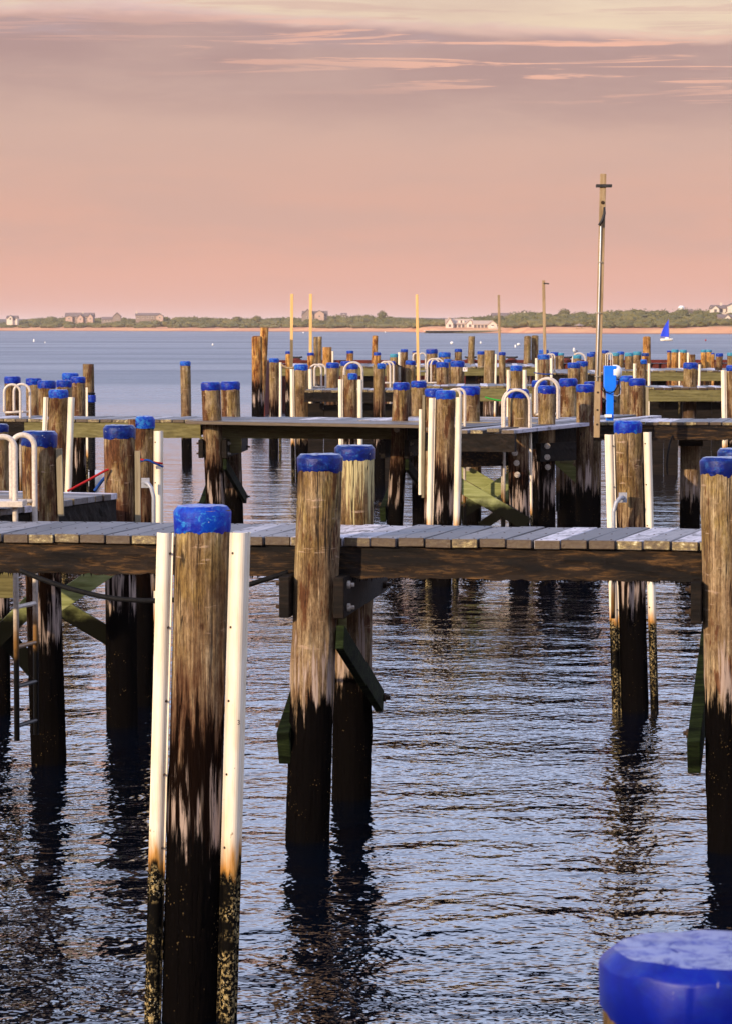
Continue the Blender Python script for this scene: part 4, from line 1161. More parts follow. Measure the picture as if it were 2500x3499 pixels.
def planks(root, a, b, L, w, t, skew=0.0, skew2=None, z=2.0, jit=0.02, nails=False):
    """boards laid side by side along a->b (front edge, world xy); they run back from that edge"""
    a, b = Vector((a[0], a[1], 0)), Vector((b[0], b[1], 0)); d = (b - a); Ln = d.length; d.normalize()
    n = int(Ln / w); o = root.location
    for i in range(n):
        f_ = (i + .5) / n
        ang = math.atan2(d.y, d.x) + (skew if skew2 is None else skew + (skew2 - skew) * f_)
        c = a + d * (f_ * Ln)
        back = Vector((-math.sin(ang), math.cos(ang), 0))
        c = c + back * (L / 2 + random.uniform(-jit, jit))
        ob = link('plank', plank_mesh(w * .965, L, t, i % 3), None, root, (c.x - o.x, c.y - o.y, z - t / 2 - o.z + random.uniform(-.003, .003)))
        ob.rotation_euler = (random.uniform(-.005, .005), random.uniform(-.016, .016), ang + random.uniform(-.009, .009))
        if nails:
            if 'nails' not in plank_cache:
                nb = MB()
                for yy in (-L / 2 + .07, -.03, L / 2 - .10):
                    for xx in (-.05, .048): nb.tube([(xx, yy + xx * .2, t / 2 - .004), (xx, yy + xx * .2, t / 2 + .0025)], .0065, 7)
                nm = mesh('nail_heads', nb.v, nb.f); nm.materials.append(M['rust_bolt']); plank_cache['nails'] = nm
            link('nail_heads', plank_cache['nails'], None, ob, kind='stuff')


def rough_beam(a, b, h, t, name, mat, root, ragged=0.0, nx=None):
    """long timber with worn faces; a, b = top centre line ends (world)"""
    a, b = Vector(a), Vector(b); o = root.location; d = b - a; L = d.length; d.normalize(); q = Vector((-d.y, d.x, 0)).normalized()
    nx = nx or max(2, int(L / .05)); nz = 6
    loop = [(-t / 2, -h * j / nz) for j in range(nz + 1)] + [(t / 2, -h * j / nz) for j in reversed(range(nz + 1))]
    m = len(loop); vs_, fs_ = [], []
    for i in range(nx + 1):
        c = a + d * (L * i / nx) - o
        for (yy, zz) in loop:
            low = -zz / h
            n_ = mnoise.noise(Vector((i * .35, zz * 22, yy * 3 + a.x))) * .006 + mnoise.noise(Vector((i * 1.3, zz * 40, a.x))) * .004
            rg = (mnoise.noise(Vector((i * .6, 2.2, a.y))) * .5 + mnoise.noise(Vector((i * 2.1, 7.7, a.y)))) * ragged * max(0, low - .8) * 5
            vs_.append(c + q * (yy + (n_ * 1.5 if yy < 0 else n_)) + Vector((0, 0, zz + rg)))
    for i in range(nx):
        for j in range(m): e = i * m + j; g = i * m + (j + 1) % m; fs_.append([e, g, g + m, e + m])
    fs_ += [list(range(m)), [nx * m + j for j in reversed(range(m))]]
    bb = MB(); bb.v = vs_; bb.f = fs_
    return bb.obj(name, mat, root)


def weed(a, b, z, root, n, lo=.012, hi=.05):
    """ragged algae hanging under a beam"""
    a, b = Vector(a), Vector(b); o = root.location; mb = MB()
    for i in range(n):
        f_ = random.random(); c = a.lerp(b, f_) - o; c.z = z - o.z
        L = random.uniform(lo, hi) * (.5 + mnoise.noise(Vector((f_ * 40, 1, 1))) + .3)
        if L < .008: continue
        wv = random.uniform(.004, .010); yo = random.uniform(-.03, .03)
        mb.v += [c + Vector((-wv, yo, .006)), c + Vector((wv, yo, .006)), c + Vector((random.uniform(-.006, .006), yo, -L)), c + Vector((0, yo + wv, .004))]
        k0 = len(mb.v) - 4; mb.f += [[k0, k0 + 1, k0 + 2], [k0 + 1, k0 + 3, k0 + 2], [k0 + 3, k0, k0 + 2]]
    mb.obj('algae_fringe', M['black_timber'], root, kind='stuff')


# near pier ------------------------------------------------
def front_pt(x, y, z=2.0): p = atz(x, y, z); return (p.x, p.y)


a = front_pt(0, 1823); b = front_pt(2390, 1851)
dv = (Vector(b) - Vector(a)); dv.normalize()
A0 = Vector(a) - dv * 1.6; B0 = Vector(b) + dv * 1.6
pier1 = thing('near_pier', 'near finger pier of weathered grey planks on dark ragged beams', 'pier', (A0.x, A0.y, 0))
planks(pier1, A0, B0, 1.27, .178, .058, math.radians(-1.5), math.radians(-9.0), 2.0, .008, True)
nq = Vector((-dv.y, dv.x))
for (off, rag, mt) in ((.075, .016, 'beam_dark'), (.62, 0, 'black_timber'), (1.17, 0, 'beam_dark')):
    pa, pb = A0 + nq * off, B0 + nq * off
    rough_beam((pa.x, pa.y, 1.938), (pb.x, pb.y, 1.938), .205, .09, 'stringer_beam', M[mt], pier1, rag)
pa, pb = A0 + nq * .075, B0 + nq * .075
weed((pa.x, pa.y, 0), (pb.x, pb.y, 0), 1.738, pier1, 700)


def bent(root, fp, rp, rF, rR, zt=1.757, brace_mat='brace_wet', z_lo=(.62, .70)):
    """clamps and X braces on a pair of pilings standing one behind the other; fp, rp = world xy of front and rear"""
    o = root.location; f_, r_ = Vector((fp[0], fp[1], 0)), Vector((rp[0], rp[1], 0)); d = (r_ - f_).normalized(); q = Vector((d.y, -d.x, 0))
    for sg in (-1, 1):
        w = max(rF, rR) + .035; c0 = f_ + q * (sg * w) - d * .16 - o; c1 = r_ + q * (sg * w) + d * .22 - o
        MB().beam(c0 + Vector((0, 0, zt - .135)), c1 + Vector((0, 0, zt - .135)), .27, .07).obj('clamp_timber', M['black_timber'], root, bevel=.008)
        for zz in (zt - .06, zt - .21):
            MB().bolt(f_ + q * (sg * (w + .04)) + Vector((0, 0, zz)) - o, q * sg, .014, .04).obj('bolt', M['rust_bolt' if sg < 0 else 'bolt'], root)
            MB().bolt(r_ + q * (sg * (w + .04)) + Vector((0, 0, zz)) - o, q * sg, .014, .05).obj('bolt', M['rust_bolt'], root)
    # left brace: low at the front piling; right brace: low at the rear piling
    w = max(rF, rR) + .045
    l0 = f_ - q * w - d * .12 + Vector((0, 0, z_lo[0])) - o; l1 = r_ - q * (w - .02) + d * .10 + Vector((0, 0, 1.45)) - o
    MB().beam(l0, l1, .24, .085).obj('brace', M[brace_mat], root, bevel=.006)
    MB().bolt(f_ - q * (w + .045) + Vector((0, 0, z_lo[0] + .14)) - o, -q, .016, .03).obj('bolt', M['rust_bolt'], root)
    r0 = r_ + q * (w - .004) + d * .04 + Vector((0, 0, z_lo[1])) - o; r1 = f_ + q * (w - .01) - d * .10 + Vector((0, 0, 1.36)) - o
    MB().beam(r0, r1, .16, .055).obj('brace', M[brace_mat], root, bevel=.006)
    MB().bolt(r_ + d * .03 + q * (w + .022) + Vector((0, 0, z_lo[1] + .03)) - o, q, .016, .05).obj('bolt', M['rust_bolt'], root)


def axis_xy(e, z):      # centre of a piling at height z (from its mesh)
    sh = [c for c in e.children if c.name.startswith('shaft')][0]
    vz = [v.co for v in sh.data.vertices if abs(v.co.z - z) < .12]
    return (sum(v.x for v in vz) / len(vz) + e.location.x, e.location.y)


bent(pier1, axis_xy(n2, 1.5), axis_xy(n3, 1.5), .145, .14)
bent(pier1, axis_xy(n4, 1.5), axis_xy(n5, 1.5), .145, .14)
# green painted block end under the centre clamp
p0 = at(1160, 2148, 19.75)
MB().box(p0 - pier1.location + Vector((.02, .0, 0)), (.058, .09, .145)).obj('brace_end', M['beam_olive'], pier1, bevel=.004)

# small float deck at left behind the near pier -------------
Pz = 2.02
f0, f1 = front_pt(222, 1710, Pz), front_pt(398, 1686, Pz)
d2 = (Vector(f1) - Vector(f0)).normalized()
S0 = Vector(f0) - d2 * 1.4; S1 = Vector(f1) + d2 * .05
pier_s = thing('side_dock', 'small grey side dock running in from the left behind the near pier', 'pier', (S0.x, S0.y, 0))
planks(pier_s, S0, S1, 1.15, .15, .05, 0, 0, Pz, .01)
n_ = Vector((-d2.y, d2.x))
for off in (.06, 1.05):
    pa, pb = S0 + n_ * off, S1 + n_ * off
    rough_beam((pa.x, pa.y, Pz - .054), (pb.x, pb.y, Pz - .054), .26, .08, 'stringer_beam', M['black_timber'], pier_s, 0)
# X braces seen under the near pier at left
for (x0, y0, x1, y1, DD, w, zsh) in ((150, 2090, 395, 1925, 24.6, .155, 0), (130, 2030, 420, 2202, 25.35, .15, 0), (-30, 2200, 110, 2060, 25.1, .15, 0), (-20, 2130, 120, 2290, 25.2, .15, 0)):
    a_, b_ = at(x0, y0, DD), at(x1, y1, DD + .05)
    MB().beam(a_ - pier_s.location, b_ - pier_s.location, w, .06, (0, 0, 1)).obj('brace', M['brace'], pier_s, bevel=.005)
p0 = at(20, 1990, 25.0); MB().box(p0 - pier_s.location, (.16, .06, .26)).obj('gusset_plate', M['beam_olive'], pier_s, bevel=.005)

# middle pier, left run --------------------------------------
Dz = 2.0
m0, m1 = front_pt(-150, 1430), front_pt(1475, 1438)
pier2 = thing('middle_pier', 'middle pier with thin grey deck on an olive fascia beam', 'pier', (m0[0], m0[1], 0))
planks(pier2, m0, m1, 1.45, .184, .045, math.radians(-3), math.radians(-3), Dz, .012)
d3 = (Vector(m1) - Vector(m0)).normalized(); q3 = Vector((-d3.y, d3.x))
segs = [(-150, 88, 'black_timber'), (88, 160, 'beam_olive'), (248, 695, 'beam_olive'), (755, 1340, 'beam_olive'), (1395, 1475, 'black_timber')]
for (xa, xb_, mt) in segs:
    fa, fb = (xa + 150) / 1625.0, (xb_ + 150) / 1625.0
    pa = Vector(m0).lerp(Vector(m1), fa) + q3 * .05; pb = Vector(m0).lerp(Vector(m1), fb) + q3 * .05
    rough_beam((pa.x, pa.y, Dz - .050), (pb.x, pb.y, Dz - .050), .225, .07, 'fascia_beam', M[mt], pier2, .004)
for off in (.7, 1.38):
    pa, pb = Vector(m0) + q3 * off, Vector(m1) + q3 * off
    rough_beam((pa.x, pa.y, Dz - .05), (pb.x, pb.y, Dz - .05), .2, .07, 'stringer_beam', M['black_timber'], pier2, 0, 40)


def mid_bent(px0, y0, D0, px1, D1):
    pa, pb = at(px0, 1700, D0), at(px1, 1700, D1)
    bent(pier2, (pa.x, D0), (pb.x, D1), .14, .13, 1.72)


mid_bent(732, 1305, 44.1, 798, 46.6)
mid_bent(1352, 1305, 44.0, 1431, 46.8)
# pale bolted cross plate between the left pair
p0 = at(755, 1520, 44.35); MB().box(p0 - pier2.location, (.62, .06, .24)).obj('cross_plate', M['beam_olive'], pier2, bevel=.005)
for (x_, y_) in ((700, 1500), (700, 1535), (770, 1505), (772, 1540)): MB().bolt(at(x_, y_, 44.3) - pier2.location, (0, -1, 0), .016, .04).obj('bolt', M['bolt'], pier2)
for (x_, y_) in ((1340, 1467),): MB().bolt(at(x_ + 14, y_, 43.83) - pier2.location, (0, -1, 0), .025, .05).obj('bolt', M['bolt'], pier2)

# middle platform ---------------------------------------------
pf = [front_pt(1455, 1464), front_pt(1760, 1468)]
pier3 = thing('middle_platform', 'wide grey platform with dark cross beams and green X braces below', 'pier', (pf[0][0], pf[0][1], 0))
planks(pier3, pf[0], pf[1], 6.6, .184, .05, math.radians(-2), math.radians(-2), 2.0, .02)
pg = [front_pt(1762, 1455), front_pt(1905, 1440)]
planks(pier3, pg[0], pg[1], 5.2, .184, .05, math.radians(-4), math.radians(-4), 1.997, .03)
ph = [front_pt(1895, 1437), front_pt(1985, 1424)]
planks(pier3, ph[0], ph[1], 2.6, .184, .05, math.radians(2), math.radians(2), 1.994, .03)
for (u, v_, zt_, hh_, mt, off) in ((pf[0], pf[1], 1.945, .25, 'black_timber', .05), (pg[0], pg[1], 1.942, .30, 'black_timber', .06), (ph[0], ph[1], 1.938, .30, 'black_timber', .06)):
    rough_beam((u[0], u[1] + off, zt_), (v_[0], v_[1] + off, zt_), hh_, .08, 'fascia_beam', M[mt], pier3, .004)
a_, b_ = at(1570, 1534, 40.85), at(1798, 1530, 41.5)
rough_beam((a_.x, a_.y, a_.z), (b_.x, b_.y, a_.z + .0), .14, .09, 'cross_beam', M['beam_dark'], pier3, .006)
a_, b_ = at(1570, 1569, 40.88), at(1798, 1565, 41.53)
rough_beam((a_.x, a_.y, a_.z), (b_.x, b_.y, a_.z + .0), .11, .09, 'cross_beam', M['beam_dark'], pier3, .006)
a_, b_ = at(1838, 1515, 42.1), at(1960, 1515, 42.6)
rough_beam((a_.x, a_.y, a_.z), (b_.x, b_.y, a_.z), .26, .09, 'cross_beam', M['black_timber'], pier3, .006)
for (x0, y0, x1, y1, DD, w) in ((1545, 1588, 1765, 1716, 42.0, .19), (1555, 1650, 1800, 1792, 40.95, .19), (1540, 1768, 1800, 1600, 41.7, .20),
                                (1895, 1560, 2010, 1665, 43.5, .17), (1640, 1800, 1720, 1745, 43.2, .14)):
    MB().beam(at(x0, y0, DD) - pier3.location, at(x1, y1, DD) - pier3.location, w, .06, (0, 0, 1)).obj('brace', M['brace'], pier3, bevel=.005)
p0 = at(1935, 1548, 43.0); MB().box(p0 - pier3.location, (.20, .05, .30)).obj('gusset_plate', M['beam_olive'], pier3, bevel=.005)
for (x_, y_, DD) in ((1757, 1548, 41.02), (1763, 1582, 41.02), (1765, 1622, 41.0), (1868, 1524, 42.0), (1868, 1562, 42.0), (1870, 1596, 42.22), (1597, 1600, 41.9), (1922, 1537, 42.9)):
    MB().bolt(at(x_, y_, DD) - pier3.location, (0, -1, 0), .022, .04).obj('bolt', M['bolt'], pier3)
# dark piles standing under the platform
for (x_, w_, DD) in ((1612, .27, 45.0), (1935, .30, 45.5), (2020, .28, 46.0)):
    b_ = at(x_, 1700, DD); MB().tube([(b_.x - pier3.location.x, DD - pier3.location.y, -.5), (b_.x - pier3.location.x, DD - pier3.location.y, 1.9)], w_ / 2, 16).obj('support_pile', M['pile'], pier3, True)

# middle pier, right run ---------------------------------------
r0, r1 = front_pt(1985, 1441), front_pt(2640, 1443)
pier4 = thing('right_pier', 'right run of the middle pier with streaked dark beam and hanging hose', 'pier', (r0[0], r0[1], 0))
planks(pier4, r0, r1, 1.7, .184, .045, math.radians(-6), math.radians(-6), 2.0, .012)
d5 = (Vector(r1) - Vector(r0)).normalized(); q5 = Vector((-d5.y, d5.x))
for off, mt, rg in ((.06, 'beam_dark', .010), (.8, 'black_timber', 0), (1.55, 'black_timber', 0)):
    pa, pb = Vector(r0) + q5 * off, Vector(r1) + q5 * off
    rough_beam((pa.x, pa.y, 1.949), (pb.x, pb.y, 1.949), .21, .08, 'stringer_beam', M[mt], pier4, rg)
pa, pb = Vector(r0) + q5 * .06, Vector(r1) + q5 * .06
weed((pa.x, pa.y, 0), (pb.x, pb.y, 0), 1.745, pier4, 240)
b_ = at(2356, 1600, 44.6)
MB().tube([(b_.x - pier4.location.x, 44.6 - pier4.location.y, -.5), (b_.x - pier4.location.x, 44.6 - pier4.location.y, 1.9)], .15, 24).obj('support_pile', M['pile'], pier4, True)
MB().box(at(2358, 1510, 44.4) - pier4.location, (.36, .1, .12)).obj('clamp_timber', M['black_timber'], pier4, bevel=.006)


# outer piers -----------------------------------------------------
def outer_pier(name, label, x0, x1, ytop, ybk, mt, shade_spans=(), fh=.26, gaps=(), w=.184, shade_z=(1.7, -.3), sky=()):
    a, b = front_pt(x0, ytop), front_pt(x1, ytop); Dd = a[1]
    t = thing(name, label, 'pier', (a[0], a[1], 0))
    L = max(1.3, front_pt(x0, ybk)[1] - a[1])
    planks(t, a, b, L, w, .05, math.radians(-2), math.radians(-2), 2.0, .015)
    rough_beam((a[0], a[1] + .06, 1.945), (b[0], b[1] + .06, 1.945), fh, .08, 'fascia_beam', M[mt], t, .004, 60)
    rough_beam((a[0], a[1] + L - .1, 1.945), (b[0], b[1] + L - .1, 1.945), fh, .08, 'stringer_beam', M['black_timber'], t, 0, 60)
    for (sx0, sx1) in shade_spans:           # black boards added to stand for shade and dark reflections under the deck
        xa, xb_ = (sx0 - 1250) / F * (Dd + .5), (sx1 - 1250) / F * (Dd + .5); n = max(1, int((xb_ - xa) / .28))
        me = None
        for i in range(n):
            ww = (xb_ - xa) / n
            if me is None:
                me = MB().box((0, 0, (shade_z[0] + shade_z[1]) / 2), (ww * .97, .06, shade_z[0] - shade_z[1])).obj('shade_board', M['black_timber'], t); me.location = (xa + ww * .5 - a[0], .45 + random.uniform(0, .03), 0); me0 = me
            else:
                o_ = link('shade_board', me0.data, None, t, (xa + ww * (i + .5) - a[0], .45 + random.uniform(0, .04), random.uniform(-.05, .0)))
    return t


op3a = outer_pier('outer_pier', 'short grey deck with added black shade boards below the small white hoops in the third row', 1040, 1345, 1333, 1325, 'black_timber', [(1052, 1160), (1236, 1345)], .2)
op3b = outer_pier('outer_pier', 'olive beamed deck behind the hoops at centre of the third row', 1420, 1830, 1319, 1311, 'beam_olive', [(1440, 1640)], .3)
op3c = outer_pier('outer_pier', 'broad olive beamed deck in the third row at right', 2206, 2620, 1324, 1317, 'beam_olive', [(2216, 2315), (2376, 2480)], .26)
op4a = outer_pier('outer_pier', 'farthest thin deck on pale olive beam left of centre', 960, 1345, 1252, 1243, 'beam_olive', [(1240, 1278)], .27)
op4b = outer_pier('outer_pier', 'farthest deck on olive beam with black openings right of centre', 1400, 1850, 1253, 1243, 'beam_olive', [(1588, 1660), (1686, 1702)], .25)
op4c = outer_pier('outer_pier', 'farthest deck below the sailboat with long olive beam', 2120, 2560, 1266, 1258, 'beam_olive', [(2225, 2275)], .27)
op4d = outer_pier('outer_pier', 'short dim deck stub with black opening left of the light pole', 1880, 2060, 1275, 1262, 'black_timber', [(1884, 1945)], .2)
for (x_, y_, DD, hh_, mt) in ((2312, 1311, 67.5, .30, 'white'),):
    pass

# rusty sheet pile wall with bollards ---------------------------------
wa, wb_ = at(897, 1231, 119), at(2700, 1231, 121)
t = thing('sheet_pile_wall', 'long red rusted sheet pile wall closing the outer basin', 'wall', (wa.x, wa.y, 0))
n = 60; L = (wb_.x - wa.x)
pan = MB(); zt = wa.z
pan.poly([(0, 0, -1), (.25 * L / n, -.12, -1), (.75 * L / n, -.12, -1), (L / n, 0, -1), (L / n, .08, -1), (0, .08, -1)], (0, 0, zt + 1 - .14))
po = pan.obj('sheet_panel', M['rust'], t)
for i in range(1, n): link('sheet_panel', po.data, None, t, (i * L / n, 2.0 * i / n, 0))
MB().beam((0, 0, zt - .06), (L, 2.0, zt - .06), .13, .42).obj('cap_rail', M['rust'], t)
MB().box((.22, -3.5, zt / 2 - .35), (.24, 7, zt + .7)).obj('end_wall', M['rust'], t)
for (px, lab) in ((1012, 'dark T shaped bollard by the left yellow pole'), (1608, 'dark T shaped bollard below the tall olive bare piling'), (1749, 'dark T shaped bollard left of the twin grey pilings'), (1937, 'dark T shaped bollard left of the gull')):
    p0 = at(px, 1231, 118.6)
    q = thing('bollard', lab, 'bollard', (p0.x, 119.2, zt + .004), 'bollards on the rusted wall')
    MB().lathe([(.22, 0), (.20, .03), (.11, .06), (.10, .07)], 12).obj('base', M['rust'], q)
    MB().tube([(-.09, 0, 0), (-.09, 0, .1)], .05, 8).obj('post', M['iron'], q); MB().tube([(.09, 0, 0), (.09, 0, .1)], .05, 8).obj('post', M['iron'], q)
    MB().tube([(-.24, 0, .125), (-.1, 0, .10), (.1, 0, .10), (.24, 0, .125)], [.03, .045, .045, .03], 8).obj('horn', M['iron'], q, True)


# ------------------------------------------------------------------ dock ladders
def ladder(label, D, xl, xw, ytop, yfoot, zb, sx, sd_, r=.019, mat='tube', rungs=5, ybw=None):
    """two hoops side by side: land leg xl, water leg xw (pixels); the second hoop is shifted sx pixels and sd_ metres back"""
    s = D / F; o = at((xl + xw) / 2, yfoot, D)
    t = thing('dock_ladder', label, 'ladder', (o.x, D, 0), 'hoop topped dock ladders')
    ends = []
    for kx, kd in ((0, 0), (sx, sd_)):
        Xl = (xl + kx - 1250) * s - o.x; Xw = (xw + kx - 1250) * s - o.x
        zt = at(xl, ytop, D).z; zf = at(xl, yfoot, D).z; R = abs(Xw - Xl) / 2; cx_ = (Xl + Xw) / 2; ry = min(R * 1.0, (zt - zf) * .6)
        sg = 1 if Xw > Xl else -1
        pts = [Vector((Xl, kd, zf)), Vector((Xl, kd, zf + .04)), Vector((Xl, kd, zt - ry))]
        for a in np.linspace(PI, 0, 15)[1:-1]: pts.append(Vector((cx_ + sg * R * math.cos(a), kd, zt - ry + ry * math.sin(a))))
        pts += [Vector((Xw, kd, zt - ry)), Vector((Xw, kd, zf)), Vector((Xw, kd, zb))]
        MB().tube(pts, r, 10).obj('rail', M[mat], t, True)
        MB().tube([Vector((Xl, kd, zf)), Vector((Xw, kd, zf))], r * .8, 8).obj('foot_bar', M[mat], t, True)
        ends.append(Vector((Xw, kd, 0)))
    zf = at(xl, yfoot, D).z
    for i in range(rungs):
        zz = zf - .18 - i * .30
        if zz < zb + .05: break
        MB().tube([ends[0] + Vector((0, 0, zz)), ends[1] + Vector((0, 0, zz))], r * .8, 8).obj('rung', M[mat], t)
    return t


ladder('small cream hoop ladder at far left on the middle pier', 45.2, 16, 71, 1314, 1409, .7, 25, .30, .020)
t = ladder('big cream hoop ladder at the left edge beside the stout reddish piling', 22.4, -28, 51, 1492, 1722, .27, 49, .35, .0215, rungs=7)
ladder('small white hoop ladder right of the knotted fendered piling', 66.2, 1060, 1098, 1246, 1323, 1.0, 14, .4, .022)
ladder('tall white hoop round the blue capped piling of the third row', 65.0, 1175, 1236, 1238, 1330, 1.0, 3, .4, .020)
ladder('twin white hoops right of the broken capped brown piling', 70.0, 1298, 1332, 1236, 1309, 1.0, 12, .4, .024)
ladder('pale hoops at the foot of the peach slender pole', 97.0, 1410, 1432, 1207, 1250, 1.0, 21, .3, .024)
ladder('white hoop left of the clustered blue caps', 72.0, 1458, 1500, 1226, 1308, 1.0, 14, .35, .020)
ladder('cream hoop right of the brightly sunlit fendered piling', 40.9, 1532, 1571, 1331, 1457, .6, 18, .35, .020)
ladder('cream hoop ladder around the dark stained corner piling', 41.0, 1807, 1721, 1333, 1464, .6, -2, .35, .020)
ladder('big cream double hoop ladder framing a blue capped piling', 45.0, 1827, 1903, 1294, 1416, .6, 9, .35, .022)
ladder('white hoops right of the fendered piling under the lamp arm pole', 90.0, 1862, 1884, 1210, 1268, 1.0, 11, .3, .022)
ladder('white hoop behind the gull piling', 91.0, 1953, 1997, 1207, 1255, 1.0, 4, .3, .024)
ladder('thin grey hoops right of the tall light pole', 88.0, 2073, 2090, 1207, 1262, 1.0, -4, .3, .014)

# grey step board of the big ladder
s = 22.4 / F; p0 = at(40, 1722, 22.35)
st = MB().box(p0 - t.location + Vector((-.12, 0.1, 0)), (.42, .30, .045)).obj('step', M['tube'], t, bevel=.004)


# ------------------------------------------------------------------ ropes, hoses, small boat, gull
def rope(name, label, cat, pts, r, mat, group=None):
    pts = [Vector(p) for p in pts]; o = pts[0]
    t = MB(); t.tube([p - o for p in pts], r, 8)
    ob = t.obj(name, M[mat], None, True, label=label, category=cat); ob.location = o
    if group: ob['group'] = group
    return ob


def smooth_path(ctrl, n=8):
    out = []; c = [Vector(p) for p in ctrl]
    for i in range(len(c) - 1):
        p0_, p1, p2, p3 = c[max(i - 1, 0)], c[i], c[i + 1], c[min(i + 2, len(c) - 1)]
        for j in range(n):
            u = j / n; out.append(.5 * ((2 * p1) + (p2 - p0_) * u + (2 * p0_ - 5 * p1 + 4 * p2 - p3) * u * u + (3 * p1 - p0_ - 3 * p2 + p3) * u ** 3))
    return out + [c[-1]]


rope('water_hose', 'black hose sagging under the near pier behind the foreground piling', 'hose', smooth_path([at(70, 1950, 19.9), at(160, 1985, 19.85), at(250, 2014, 19.8), at(360, 2040, 19.75), at(450, 2050, 19.7), at(545, 2052, 19.7), at(700, 2040, 19.7), at(850, 1998, 19.7), at(985, 1955, 19.75)]), .017, 'rubber')
rope('dock_line', 'red line running down from the reddish piling across the side dock', 'rope', smooth_path([at(232, 1678, 24.9), at(300, 1642, 25.0), at(356, 1611, 25.05), at(372, 1604, 25.06)]), .010, 'red_rope')
rope('dock_line', 'blue knotted line hanging left of the reddish piling over the side dock', 'rope', smooth_path([at(324, 1678, 25.3), at(340, 1656, 25.3), at(352, 1640, 25.25), at(366, 1628, 25.2)]), .014, 'blue_rope')
rope('dock_line', 'red line tied round the broken capped olive piling', 'rope', smooth_path([at(470, 1568, 26.38), at(500, 1573, 26.36), at(530, 1580, 26.36), at(556, 1584, 26.4)]), .009, 'red_rope')
rope('dock_line', 'dark blue line crossing the red one on the broken capped olive piling', 'rope', smooth_path([at(478, 1577, 26.40), at(505, 1572, 26.34), at(530, 1583, 26.34), at(558, 1595, 26.38)]), .009, 'blue_rope')
rope('dock_line', 'bright green line slung under the third row deck', 'rope', smooth_path([at(1655, 1357, 62), at(1680, 1364, 62), at(1705, 1368, 62), at(1728, 1368, 62)]), .016, 'green_rope')
rope('water_hose', 'dark hose hanging in a curve below the right pier', 'hose', smooth_path([at(2296, 1490, 43.4), at(2288, 1510, 43.3), at(2281, 1545, 43.2), at(2277, 1585, 43.2), at(2279, 1622, 43.2)]), .014, 'rubber')
rope('dock_line', 'thin dark line from a white strip to the left behind the twin hoops', 'rope', sag(at(1350, 1240, 88), at(1372, 1253, 88), .03), .018, 'rubber')
rope('dock_line', 'thin blue grey line sagging left of the fendered piling under the lamp arm pole', 'rope', sag(at(1822, 1273, 70), at(1888, 1278, 70), .02), .014, 'blue_rope')
rope('dock_line', 'dark line between the two left fendered pilings of the third row', 'rope', sag(at(962, 1246, 70), at(1006, 1254, 70), .05), .022, 'pole_wood')

# black ribbed bumper on a steel pile behind the left cluster, and the dinghy below it
D = 60.0; s = D / F; b = at(315, 1500, D)
t = thing('ribbed_bumper', 'black ribbed rubber bumper post with a blue band behind the left cluster', 'bumper', (b.x, D, 0))
zt = at(315, 1341, D).z; zb = at(315, 1606, D).z
prof = []
nr = 38
for i in range(nr):
    z0_ = zb + (zt - zb) * i / nr; dz_ = (zt - zb) / nr
    prof += [(.062, z0_), (.075, z0_ + dz_ * .3), (.075, z0_ + dz_ * .6), (.062, z0_ + dz_ * .95)]
MB().lathe(prof, 16).obj('ribbed_sleeve', M['rubber'], t)
MB().lathe([(.082, at(315, 1374, D).z), (.086, at(315, 1370, D).z), (.086, at(315, 1354, D).z), (.082, at(315, 1350, D).z)], 16).obj('blue_band', M['cap'], t)
MB().tube([(0, 0, -.5), (0, 0, zb + .01)], .06, 12).obj('pile_foot', M['pile'], t)
MB().box(((299 - 315) * s, -.03, (zt + .1) / 2), (7 * s, .05, zt + .1)).obj('white_strip', M['fender'], t)
D = 63.0; s = D / F; p0 = at(300, 1655, D)
t = thing('dinghy', 'small white dinghy moored below the ribbed bumper at left', 'boat', (p0.x, D, 0))
hb = MB(); L = 2.6
for a in np.linspace(-1, 1, 11):
    wdt = .26 * (1 - max(0, -a) ** 2.5) ** .6 + .02
    for (ww, z_) in ((-wdt, .30), (-wdt * .95, .14), (-wdt * .5, -.06), (wdt * .5, -.06), (wdt * .95, .14), (wdt, .30)): hb.v.append(Vector((ww, -a * L / 2, z_)))
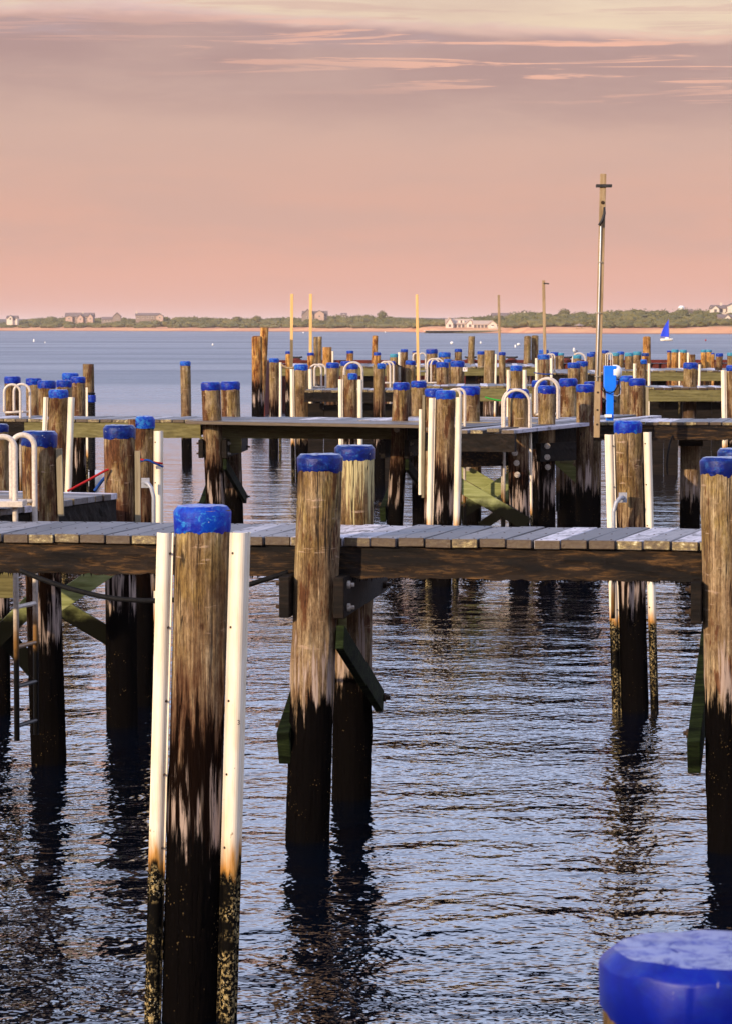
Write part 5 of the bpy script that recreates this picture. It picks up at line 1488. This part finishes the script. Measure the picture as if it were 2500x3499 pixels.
for j in range(10):
    for e in range(5): hb.f.append([j * 6 + e, j * 6 + e + 1, j * 6 + 7 + e, j * 6 + 6 + e])
    hb.f.append([j * 6 + 5, j * 6, j * 6 + 6, j * 6 + 11])
hb.f += [list(range(6)), list(range(60, 66))]
hb.obj('hull', M['hull'], t, True)
MB().box((0, -1.35, .02), (.44, .12, .12)).obj('boot_stripe', M['bottom'], t)
MB().tube([(.12, -1.2, .3), (.12, -1.2, .38), (.22, -1.2, .38), (.22, -1.2, .28)], .012, 6).obj('grab_rail', M['iron'], t)

# gull on a piling
D = 90.0; s = D / F; p0 = at(1962, 1211, D)
t = thing('gull', 'white gull sitting on the teal capped far piling', 'gull', (p0.x, D, p0.z), rz=math.radians(62)); t.scale = (.72, .72, .72)
gbm = MB()
gbm.tube([(.17, 0, .10), (.10, 0, .13), (.0, 0, .14), (-.07, 0, .17), (-.09, 0, .22), (-.10, 0, .26), (-.12, 0, .275)], [.012, .05, .075, .06, .042, .04, .012], 10)
gbm.obj('body', M['feather'], t, True)
MB().tube([(-.115, 0, .262), (-.165, 0, .252)], [.012, .004], 6).obj('beak', M['pole_sunny'], t)
for sy in (-1, 1):
    MB().tube([(-.04, sy * .062, .165), (.06, sy * .072, .145), (.19, sy * .03, .105)], [.02, .035, .006], 8).obj('wing', M['shingle'], t, True)
    MB().tube([(0, sy * .025, -.02), (0, sy * .025, .08)], .007, 6).obj('leg', M['pole_sunny'], t)

# ------------------------------------------------------------------ warm evening haze over the bay
hz = MB().box((0, 12000, 19.0), (33000, 25000, 44.0)).obj('haze', None, None, kind='stuff')
hz['label'] = 'thin warm haze over the bay'; hz['category'] = 'haze'
hm = bpy.data.materials.new('haze_air'); hm.use_nodes = True; hm.node_tree.nodes.clear()
ho = hm.node_tree.nodes.new('ShaderNodeOutputMaterial'); hv = hm.node_tree.nodes.new('ShaderNodeVolumePrincipled')
hv.inputs['Color'].default_value = (1.0, 0.82, 0.74, 1); hv.inputs['Density'].default_value = 0.00008; hv.inputs['Anisotropy'].default_value = 0.0
hm.node_tree.links.new(hv.outputs[0], ho.inputs['Volume']); hz.data.materials.append(hm)
